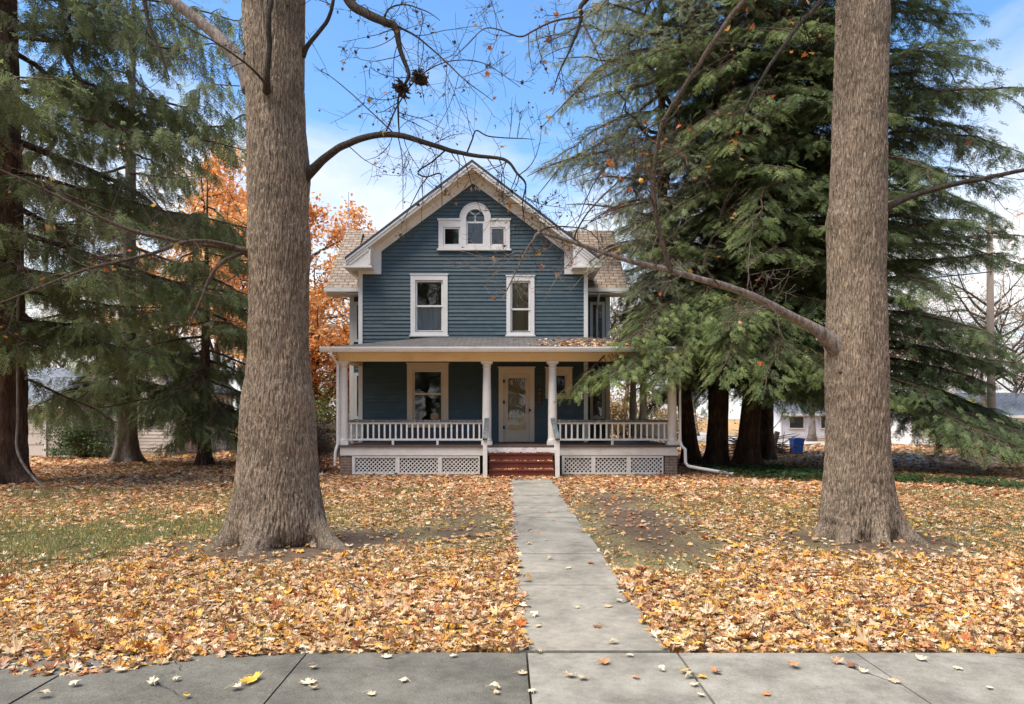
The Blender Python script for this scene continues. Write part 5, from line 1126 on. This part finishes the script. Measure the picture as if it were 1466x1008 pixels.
def L_D(z, az): return np.interp(z, [4, 7, 11, 15, 19], [2.5, 4.6, 4.8, 3.6, .6])
conifer('hemlock_tree', 'tall hemlock standing farthest back between the clump and the right maple', G, (9.6, 27.0), [(0, 0, 0), (20, .2, 0)], .24, 20, (5.0, 19.5), 60, L_D, 'hemlock', PAL_HEM_D, 241, rise=(.1, .16), sag=(.3, .12), spray=.8,
        extra=[dict(p=(9.5, 26.7, z), az=a, L=l, rise=-.02, sag=.34, dens=1.2) for a, l, z in ((-2.3, 3.8, 4.2), (-1.6, 4.2, 3.8), (-1.0, 4.0, 4.0), (-.3, 3.8, 3.9), (-1.3, 3.4, 3.2), (-2.0, 3.4, 3.3))])
def L_F(z, az): return np.interp(z, [3.5, 5, 8, 12, 15], [2.5, 4.6, 5.2, 4.0, .5])
conifer('hemlock_tree', 'ragged hemlock at the side street kerb, its tips against the sky at the right', G, (12.35, 27.2), [(0, 0, 0), (16, .5, 0)], .30, 15.5, (6.2, 15), 34, L_F, 'hemlock', PAL_HEM_D, 251, rise=(.05, .12), sag=(.26, .1), dens=.8)
# ================================================================== BACKGROUND AND SMALL THINGS
def quads(mb, p, size, cols, r):
    n = len(p); T = np.array([(-.5, 0, 0), (0, -.32, .08), (.5, 0, 0), (0, .32, -.06)]); F = np.array([(0, 1, 2, 3)])
    mb.inst(T, [F], rand_rot(n, 1.2, r), p, size, cols)
def leaf_tree(name, label, group, X, Y, H, spread, seed, pal, n_leaf, size, trunk_r, zc0=.25, bark_='bark_grey', dens=1.0, shape=1.0):
    r = np.random.default_rng(seed); root = thing(name, (X, Y, 0), label, 'tree', group)
    t = MB(); b = MB(); ends = []
    zs = np.linspace(-.1, H * .75, 14); t.tube([(X + .15 * sin(z * .8 + seed), Y + .12 * cos(z * .7), z) for z in zs], trunk_r * (1 - zs / H * 1.15) * (1 + .7 * np.exp(-zs.clip(0) / .4)), 14); t.obj('trunk', M[bark_], root, smooth=True)
    nl = int(16 * dens)
    for k in range(nl):
        z = H * (zc0 + (.72 - zc0) * k / nl); a = k * 2.4 + r.normal(0, .3); L = spread * (1.05 - .75 * abs((z / H - .42) / .5) ** 1.6) * r.uniform(.7, 1.1); L = max(L, spread * .25)
        twig(b, (X + .15 * sin(z * .8 + seed), Y + .12 * cos(z * .7), z), (cos(a), sin(a), r.uniform(.4, 1.1)), L * 1.25, trunk_r * .4, .01, .02, 3, ends, r, .45, 8, 5, 5.0, .008)
    b.obj('branches', M['twig_dark'], root)
    if n_leaf:
        e = np.array(ends); q = r.integers(0, len(e), n_leaf); p = e[q] + r.normal(0, .26 * shape, (n_leaf, 3)); c = np.array([lin(*c) for c in pal])
        clump = vnoise(p[:, 0] * .7, p[:, 1] * .7, p[:, 2] * .7, seed); kk = np.clip(clump + r.normal(0, .2, n_leaf), 0, .999) * len(c)
        f = MB(); quads(f, p, r.uniform(.7, 1.3, n_leaf) * size, c[kk.astype(int)] * r.uniform(.8, 1.15, n_leaf)[:, None], r); f.obj('crown', M['maple_leaf'], root)
    return root
ORANGE = [(224, 146, 74), (238, 168, 94), (245, 188, 118), (247, 206, 152), (248, 218, 180)]
leaf_tree('orange_maple', 'big orange autumn maple showing between the left trunk and the house', 'orange maples behind the house', -10.6, 37, 14.5, 4.6, 301, ORANGE, 26000, .20, .3)
leaf_tree('orange_maple', 'small dense orange maple low against the left wall of the house', 'orange maples behind the house', -8.6, 32.5, 7.2, 3.0, 307, ORANGE[:4], 16000, .17, .2, zc0=.12)
leaf_tree('orange_maple', 'tall pale orange maple behind the spruces and the left trunk', 'orange maples behind the house', -16.2, 41, 17.0, 5.2, 311, ORANGE[1:], 22000, .22, .3)
leaf_tree('orange_maple', 'rusty orange young tree beside the grey spruce trunk', 'orange maples behind the house', -17.4, 36, 4.6, 1.5, 313, [(150, 96, 50), (190, 130, 60), (206, 160, 90)], 5000, .15, .1, zc0=.1)
# bare trees: a few built, then copied
BG = 'bare trees in the distance'
pro = [leaf_tree('bare_tree', 'grey bare tree in the distance', BG, 30 + 4 * i, 58 + 5 * i, 11 + i, 4.5, 330 + i, [(176, 140, 104), (190, 160, 120)], 1500, .16, .22, dens=1.2) for i in range(3)]
spots = [(36, 52), (42, 66), (24, 70), (16, 62), (9, 55), (5, 70), (-3, 66), (-30, 60), (-24, 52), (-40, 66), (-20, 75), (-34, 46), (50, 60), (30, 46), (12, 48), (-46, 55), (20, 48), (4.5, 46), (60, 75), (-12, 58)]
for i, (x, y) in enumerate(spots): copy_tree(pro[i % 3], loc=(x, y, 0), rz=i * 1.7, sc=(1, 1, .85 + .06 * (i % 5)))
def bush(name, label, X, Y, w, h, seed, pal, n, size, group=None, twigs=40, d=None):
    r = np.random.default_rng(seed); root = thing(name, (X, Y, 0), label, 'shrub', group); b = MB(); ends = []
    for k in range(twigs):
        a = r.uniform(0, 2 * pi); q = r.uniform(0, .7); twig(b, (X + w * .3 * q * cos(a), Y + w * .3 * q * sin(a), 0), (cos(a) * q * w / h, sin(a) * q * w / h, 1), h * r.uniform(.6, 1.05), .018, .005, .0, 2, ends, r, .5, 7, 4, 4, .004)
    b.obj('stems', M['twig'], root)
    if n:
        e = np.array(ends); e = e[e[:, 2] > .08]; p = e[r.integers(0, len(e), n)] + r.normal(0, .09, (n, 3)); p[:, 2] = p[:, 2].clip(.04); c = np.array([lin(*c) for c in pal])
        f = MB(); quads(f, p, r.uniform(.7, 1.3, n) * size, c[r.integers(0, len(c), n)] * r.uniform(.75, 1.15, n)[:, None], r); f.obj('foliage', M['maple_leaf'], root)
    return root
bush('shrub', 'yellow green shrub beyond the left porch column', -7.4, 29.5, 2.2, 2.6, 401, [(120, 130, 60), (150, 150, 76), (96, 112, 56)], 3500, .10)
bush('shrub', 'dark bare shrub between the left trunk and the porch corner', -5.75, 21.3, 1.2, 1.7, 403, [(64, 58, 50), (80, 70, 56)], 1600, .06, twigs=70)
bush('shrub', 'low red twigged shrub at the brick pier left of the porch', -5.15, 19.9, .9, .65, 405, [(140, 44, 34), (170, 60, 40), (120, 60, 50)], 420, .05, twigs=26)
bush('shrub', 'green hedge bush in front of the pale garage wall', -16.3, 28.4, 2.2, 1.5, 407, [(74, 96, 50), (96, 116, 62), (60, 78, 44)], 3600, .10)
bush('shrub', 'tan bush seen through the right end of the porch', 5.6, 34, 2.6, 3.0, 409, [(206, 170, 110), (190, 150, 84), (170, 150, 90)], 3600, .12)
bush('shrub', 'orange tinged bush beyond the porch rail under the hemlock bough', 4.0, 36, 2.4, 2.6, 411, [(206, 120, 66), (200, 150, 90), (226, 176, 120)], 3000, .12)
bush('shrub', 'yellow leaved shrub in front of the white house on the far right', 22.5, 36.5, 2.2, 2.4, 413, [(190, 180, 60), (150, 150, 60), (206, 190, 100)], 2400, .13)
bush('shrub', 'pale wide bush in the yard behind the hemlock clump', 9.0, 40, 3.0, 2.6, 415, [(200, 176, 140), (176, 150, 110)], 2600, .14)

# -- fence rails seen left of the porch
fn = thing('fence', (-6.1, 23.5, 0), 'weathered board fence beyond the left end of the porch', 'fence')
m = MB()
for i in range(4): m.box(-8.4, -5.15, 23.5, 23.53, .3 + .3 * i, .45 + .3 * i)
m.obj('boards', M['polewood'], fn)
for x in (-8.2, -7.2, -6.2, -5.3):
    m = MB(); m.box(x - .05, x + .05, 23.54, 23.64, 0, 1.55); m.prism([(x - .06, 1.55), (x + .06, 1.55), (x, 1.63)], 23.53, 23.65); m.obj('post', M['polewood'], fn)

# -- houses
def clap(mb, x0, x1, y, z0, z1, pitch=.14):
    siding(mb, lambda z: (x0, x1), z0, z1, lambda u, o, z: (u, y - o, z), (), pitch, .02)
def small_house(label, X0, X1, Y0, Y1, eave, ridge, wall, roof_m, wins, cat='house', gable=False, over=.35, door=None, name='neighbour_house'):
    h = thing(name, ((X0 + X1) / 2, Y0, 0), label, cat); m = MB(); XM = (X0 + X1) / 2; YM = (Y0 + Y1) / 2
    m.box(X0, X1, Y0 + .03, Y1, 0, eave)
    if gable: m.prism([(X0, eave), (X1, eave), (XM, ridge)], Y0 + .03, Y1)
    else: m.prism([(Y0 + .03, eave), (Y1, eave), (YM, ridge)], X0, X1, axis='x')
    clap(m, X0, X1, Y0 + .029, .15, eave)
    if gable: siding(m, lambda z: (X0 + (XM - X0) * (z - eave) / (ridge - eave), X1 - (X1 - XM) * (z - eave) / (ridge - eave)), eave, ridge - .1, lambda u, o, z: (u, Y0 + .029 - o, z), (), .14, .02)
    m.obj('wall', M[wall], h)
    m = MB()
    if gable:
        s = (ridge - eave) / (XM - X0)
        for sg, xe in ((-1, X0 - over), (1, X1 + over)): m.prism([(XM, ridge + .12), (xe, ridge + .12 - s * abs(xe - XM)), (xe, ridge - s * abs(xe - XM)), (XM, ridge + .01)], Y0 - over, Y1 + over)
    else:
        s = (ridge - eave) / (YM - Y0)
        for ye in (Y0 - over, Y1 + over): m.prism([(YM, ridge + .12), (ye, ridge + .12 - s * abs(ye - YM)), (ye, ridge + .02 - s * abs(ye - YM)), (YM, ridge + .01)], X0 - over, X1 + over, axis='x')
    m.obj('roof', M[roof_m], h)
    m = MB()
    if not gable: m.box(X0 - over, X1 + over, Y0 - over - .03, Y0 - over - .002, eave - s * over - .06, eave - s * over + .12)
    m.box(X0 - .02, X0 + .1, Y0 - .04, Y0 - .005, 0, eave - .05); m.box(X1 - .1, X1 + .02, Y0 - .04, Y0 - .005, 0, eave - .05); m.obj('trim', M['trim'], h)
    for x, z, w, hh in wins:
        m = MB(); rect_ring(m, x - w / 2, x + w / 2, z, z + hh, .08, Y0 - .07, Y0 - .02); wn = m.obj('window', M['trim'], h)
        m = MB(); m.box(x - w / 2 + .08, x + w / 2 - .08, Y0 - .045, Y0 - .04, z + .08, z + hh - .08); m.obj('pane', M['glass'], wn); m = MB(); m.box(x - w / 2 + .08, x + w / 2 - .08, Y0 - .035, Y0 - .031, z + .08, z + hh - .08); m.obj('blind_or_pane_tone', M['interior'], wn)  # dark backing takes the place of the dim room inside
    for x, w, hh in (door or []):
        m = MB(); rect_ring(m, x - w / 2 - .1, x + w / 2 + .1, .02, hh + .1, .1, Y0 - .07, Y0 - .02, wb=.02); dn = m.obj('door', M['trim'], h)
        m = MB()
        for k in range(4): m.box(x - w / 2, x + w / 2, Y0 - .05, Y0 - .025, .06 + k * (hh - .06) / 4, .03 + (k + 1) * (hh - .06) / 4)
        m.obj('door_panel', M[wall], dn)
    return h
xw = lambda px, Y: PX(px, Y)
small_house('low beige garage with a grey roof behind the left spruces', xw(-40, 28.8), xw(104, 28.8), 28.8, 35, 2.12, 3.6, 'beige_siding', 'roof_pale', [], 'garage', door=[(xw(20, 28.8), 2.4, 1.8)], name='garage')
small_house('beige gabled house wall right of the low garage, half hidden by boughs', xw(108, 30.5), xw(250, 30.5), 30.5, 37, 2.9, 4.6, 'beige_siding', 'roof_pale', [(xw(140, 30.5), 1.2, .8, 1.2)], gable=True)
small_house('white house across the side street with a pale blue grey roof', xw(1305, 42), xw(1402, 42), 42, 50, 1.75, 3.0, 'white_siding', 'roof_pale', [(xw(1330, 42), .6, .9, 1.0)], door=[(xw(1375, 42), 1.0, 1.5)])
small_house('white house at the right edge with blue grey roof and brown trim', xw(1432, 45), xw(1620, 45), 45, 53, 1.7, 3.1, 'white_siding', 'roof_pale', [(xw(1448, 45), .6, .9, 1.0), (xw(1490, 45), .6, 1.2, 1.0)])
small_house('white bungalow glimpsed under the hemlock boughs behind the blue bin', xw(1118, 55), xw(1215, 55), 55, 62, 1.9, 3.4, 'white_siding', 'roof_pale', [(xw(1140, 55), .7, 1.2, 1.0), (xw(1185, 55), .7, 1.2, 1.0)])

# -- roads behind
m = MB(); V = [(12.9, 3, -.0), (20.5, 3, 0), (20.5, 90, 0), (12.9, 90, 0)]; m.prism([(12.9, 1.4), (20.5, 1.4), (20.5, 120), (12.9, 120)], -.2, .012, axis='z'); tag(m.obj('side_street', M['road']), kind='structure')
m = MB(); m.prism([(8.3, 31.8), (12.88, 31.8), (12.88, 37.5), (8.3, 37.5)], -.2, .008, axis='z'); tag(m.obj('driveway', M['conc']), kind='structure')
m = MB(); m.prism([(-70, 34), (-9.2, 34), (-9.2, 40), (-70, 40)], -.2, .008, axis='z'); tag(m.obj('back_lane', M['road']), kind='structure')

# -- recycling bin
bn = thing('recycling_bin', (12.3, 31, 0), 'blue recycling bin at the kerb between the hemlock clump and the right maple', 'bin')
m = MB(); V = []
for z, hw, hd in ((.10, .24, .26), (.80, .31, .34)): V += [(12.3 - hw, 31 - hd, z), (12.3 + hw, 31 - hd, z), (12.3 + hw, 31 + hd, z), (12.3 - hw, 31 + hd, z)]
m.add(V, [(3, 2, 1, 0), (4, 5, 6, 7)] + [(i, (i + 1) % 4, 4 + (i + 1) % 4, 4 + i) for i in range(4)]); m.box(11.97, 12.63, 30.64, 30.66, .74, .80); m.obj('body', M['blue_plastic'], bn)
m = MB(); m.prism([(11.96, .805), (12.64, .805), (12.62, .87), (12.3, .91), (11.98, .87)], 30.62, 31.4); m.obj('lid', M['blue_plastic'], bn)
m = MB(); m.tube([(12.02, 31.43, .80), (12.02, 31.5, .84), (12.58, 31.5, .84), (12.58, 31.43, .80)], .018, 8); m.obj('handle', M['blue_plastic'], bn)
m = MB(); m.box(12.16, 12.44, 30.695, 30.70, .42, .62); m.obj('label_patch', paint('pale_blue_patch', lin(120, 160, 215), .5, .05), bn)
for x in (12.03, 12.57):
    m = MB(); a = np.arange(20) * 2 * pi / 20; pts = [(31.24 + .11 * cos(t), .11 + .11 * sin(t)) for t in a]; m.prism(pts, x - .025, x + .025, axis='x'); m.obj('wheel', M['rubber'], bn)
bn.scale = (.74, .74, .78)
# -- brush pile
r_ = np.random.default_rng(50); m = MB(); bp_ = thing('brush_pile', (10.6, 31, 0), 'heap of cut grey branches piled beside the driveway', 'brush pile')
for k in range(170):
    a = r_.uniform(0, 2 * pi); x, y = 10.5 + r_.normal(0, .55), 31 + r_.normal(0, .5); z = max(.05, .75 * math.exp(-((x - 10.6) / .8) ** 2) * r_.random()); L = r_.uniform(.5, 1.5); dz = r_.normal(.1, .25)
    d = np.array([cos(a), sin(a), dz]); p0 = np.array([x, y, z]); q = p0 + d * L * .5 + np.array([0, 0, r_.uniform(0, .1)]); p1 = p0 + d * L
    P = np.array([p0, q, p1]); P[:, 2] = P[:, 2].clip(.03); m.tube(P, [r_.uniform(.015, .05), .02, .008], 5)
m.obj('branches', M['twig'], bp_)
m = MB(); m.tube([(11.1, 30.8, 0), (11.25, 30.85, .4), (11.45, 30.9, .95)], [.16, .13, .11], 10); m.obj('log', M['bark_grey'], bp_)
# -- utility pole and wires
up = thing('utility_pole', (18.9, 28.5, 0), 'grey wooden utility pole beside the side street at the right', 'pole')
m = MB(); m.tube([(18.9, 28.5, -.1), (18.85, 28.5, 4), (18.8, 28.5, 9.2)], [.16, .14, .10], 12); m.obj('shaft', M['polewood'], up, smooth=True)
m = MB(); m.box(17.9, 19.7, 28.36, 28.46, 8.5, 8.62); m.obj('crossarm', M['polewood'], up)
def wire(p0, p1, sag, label):
    t = np.linspace(0, 1, 24); P = np.outer(1 - t, p0) + np.outer(t, p1); P[:, 2] -= sag * 4 * t * (1 - t); m = MB(); m.tube(P, .022, 4); tag(m.obj('power_line', M['darkmetal']), label, 'wire')
wire((18.0, 28.4, 8.6), (-20, 52, 8.6), .8, 'upper black power line running left from the pole behind the hemlocks')
wire((18.8, 28.38, 7.2), (4.0, 27.5, 6.6), .3, 'lower black service wire from the pole toward the house')
# -- pale car far left
cx, cy = -17.0, 37.0
car = thing('parked_car', (cx, cy, .0), 'pale blue car parked on the lane, glimpsed under the hanging spruce boughs', 'car')
prof = [(-2.1, .35), (2.1, .35), (2.15, .75), (1.9, .92), (1.15, 1.0), (.6, 1.45), (-1.0, 1.5), (-1.8, 1.0), (-2.1, .9)]
m = MB(); m.prism([(cx + a, b) for a, b in prof], cy - .8, cy + .8); o = m.obj('body', M['paintcar'], car)
bv = o.modifiers.new('bevel', 'BEVEL'); bv.width = .08; bv.segments = 2
m = MB(); m.prism([(cx + .55, 1.05), (cx + .98, 1.05), (cx + .5, 1.40), (cx + .02, 1.42), (cx + .02, 1.05)], cy - .815, cy - .803); m.prism([(cx - .06, 1.05), (cx - .06, 1.42), (cx - .9, 1.44), (cx - 1.5, 1.05)], cy - .815, cy - .803); m.obj('window', M['rubber'], car)
for x in (-1.35, 1.35):
    for y in (-.8, .62):
        m = MB(); a = np.arange(22) * 2 * pi / 22; m.prism([(cx + x + .33 * cos(t), .33 + .33 * sin(t)) for t in a], cy + y - .02, cy + y + .18); w_ = m.obj('wheel', M['rubber'], car)
        m = MB(); m.prism([(cx + x + .2 * cos(t), .33 + .2 * sin(t)) for t in a], cy + y - .03, cy + y - .021); m.obj('rim', M['galv'], w_)
# -- vine on the left spruce
m = MB(); m.tube(smooth([(PX(29, 16.75), 16.7, PZ(380, 16.75)), (PX(26, 16.7), 16.68, PZ(480, 16.7)), (PX(27, 16.7), 16.66, PZ(600, 16.7)), (PX(28, 16.7), 16.6, PZ(640, 16.7)), (PX(40, 16.6), 16.5, PZ(668, 16.6)), (PX(58, 16.4), 16.4, .05), (PX(66, 16.2), 16.2, .0)], 5), .03, 7)
tag(m.obj('vine', M['bark_grey'], smooth=True), 'pale vine stem running down the left spruce trunk', 'vine')

# -- ivy bed below the hemlocks
from mathutils import Vector
poly = np.array([(5.6, 19.6), (6.6, 18.2), (9.2, 17.4), (11.2, 15.4), (12.6, 14.4), (12.6, 14.9), (11.2, 17.6), (8.8, 20.8), (8.2, 22.5), (6.0, 22.5)])
def inside(p):
    x, y = p.T; c = np.zeros(len(p), bool); n = len(poly)
    for i in range(n):
        a, b = poly[i], poly[(i + 1) % n]; k = ((a[1] > y) != (b[1] > y)) & (x < (b[0] - a[0]) * (y - a[1]) / (b[1] - a[1]) + a[0]); c ^= k
    return c
n = 16000; p = np.stack([rng.uniform(5, 13, n), rng.uniform(14, 26, n)], 1); p = p + rng.normal(0, .12, p.shape); p = p[inside(p)]; n = len(p)
h = .05 + .16 * fbm(p[:, 0] * 1.5, p[:, 1] * 1.5, 0, 71); m = MB(); T, F = SH_FAR[0]
m.inst(T, [F], rand_rot(n, .5), np.stack([p[:, 0], p[:, 1], h * rng.random(n) + .02], 1), rng.uniform(.09, .16, n), np.array([lin(74, 96, 54)]) * rng.uniform(.5, 1.25, n)[:, None])
tag(m.obj('ivy', M['needles']), 'dark green ivy bed under the right hand hemlocks', 'ground cover', kind='stuff')

# -- unseen trees across the street, added for window reflections and a darker porch
tl = bpy.data.objects.new('unseen_treeline', None); col.objects.link(tl); tl.location = (0, -24, 0); WORLD['unseen_treeline'] = np.array((0, -24, 0.))
tag(tl, 'unseen trees across the street, added for window reflections and a darker porch', 'trees', kind='stuff')
r_ = np.random.default_rng(77)
for i in range(14):
    c = pro[i % 3].children
    for ch in c:
        q = ch.copy(); col.objects.link(q); q.parent = tl; q.location = (-26 + 4.2 * i + r_.normal(0, .8), r_.normal(0, 3), 0); q.rotation_euler = (0, 0, i * 1.3); q.scale = (1, 1, 1.15)

ev = [o for o in bpy.data.objects if o.name.startswith(('spruce_tree', 'hemlock_tree'))][:4]  # evergreens added out of view to block low sky light from the porch
for i in range(11):
    for ch in ev[i % len(ev)].children:
        if ch.name.startswith('limbs'): continue
        q = ch.copy(); col.objects.link(q); q.parent = tl; q.location = (-32 + 6.4 * i + r_.normal(0, .8), r_.normal(5, 2), 0); q.rotation_euler = (0, 0, i * 2.1); q.scale = (1.1, 1.1, 1.0)

# -- cracks in the old sidewalk slabs
def crack(pts, w, label='crack'):
    P = smooth(pts, 8); r2 = np.random.default_rng(int(abs(pts[0][0]) * 1000)); P = P + r2.normal(0, .006, P.shape); n = len(P); V = []
    for k_, (x, y) in enumerate(P):
        ww = w * (.4 + r2.random()) * (1 - abs(2 * k_ / n - 1) ** 4); V += [(x - ww, y - ww * .4, .0175), (x + ww, y + ww * .4, .0175)]
    m = MB(); m.add(V, [(2 * k_, 2 * k_ + 1, 2 * k_ + 3, 2 * k_ + 2) for k_ in range(n - 1)]); tag(m.obj('sidewalk_crack', M['rubber']), kind='structure')
crack([(PX(1190, 4.7), 4.72), (PX(1205, 4.6), 4.55), (PX(1245, 4.4), 4.38), (PX(1290, 4.2), 4.2)], .004)
crack([(-2.2, 4.75), (-2.0, 4.5), (-2.05, 4.3), (-1.8, 4.05)], .003)
crack([(3.0, 4.76), (3.3, 4.66), (3.58, 4.6)], .003)

# -- fallen twigs in the litter
r_ = np.random.default_rng(91); m = MB()
for q in range(150):
    y = r_.uniform(4.9, 15); x = r_.uniform(-.72, .72) * y
    if blocked(np.array([x]), np.array([y]))[0]: continue
    a = r_.uniform(0, pi); L = r_.uniform(.12, .55); z = float(max(gz(np.array([x]), np.array([y]))[0], -.03)) + .05; dx, dy = cos(a) * L / 2, sin(a) * L / 2; w_ = r_.normal(0, .04)
    m.tube([(x - dx, y - dy, z - .01), (x - w_, y + w_, z + .015), (x + dx, y + dy, z)], [.006, .005, .002], 5)
tag(m.obj('fallen_twigs', M['twig']), 'thin grey twigs lying among the leaves', 'twigs', kind='stuff')
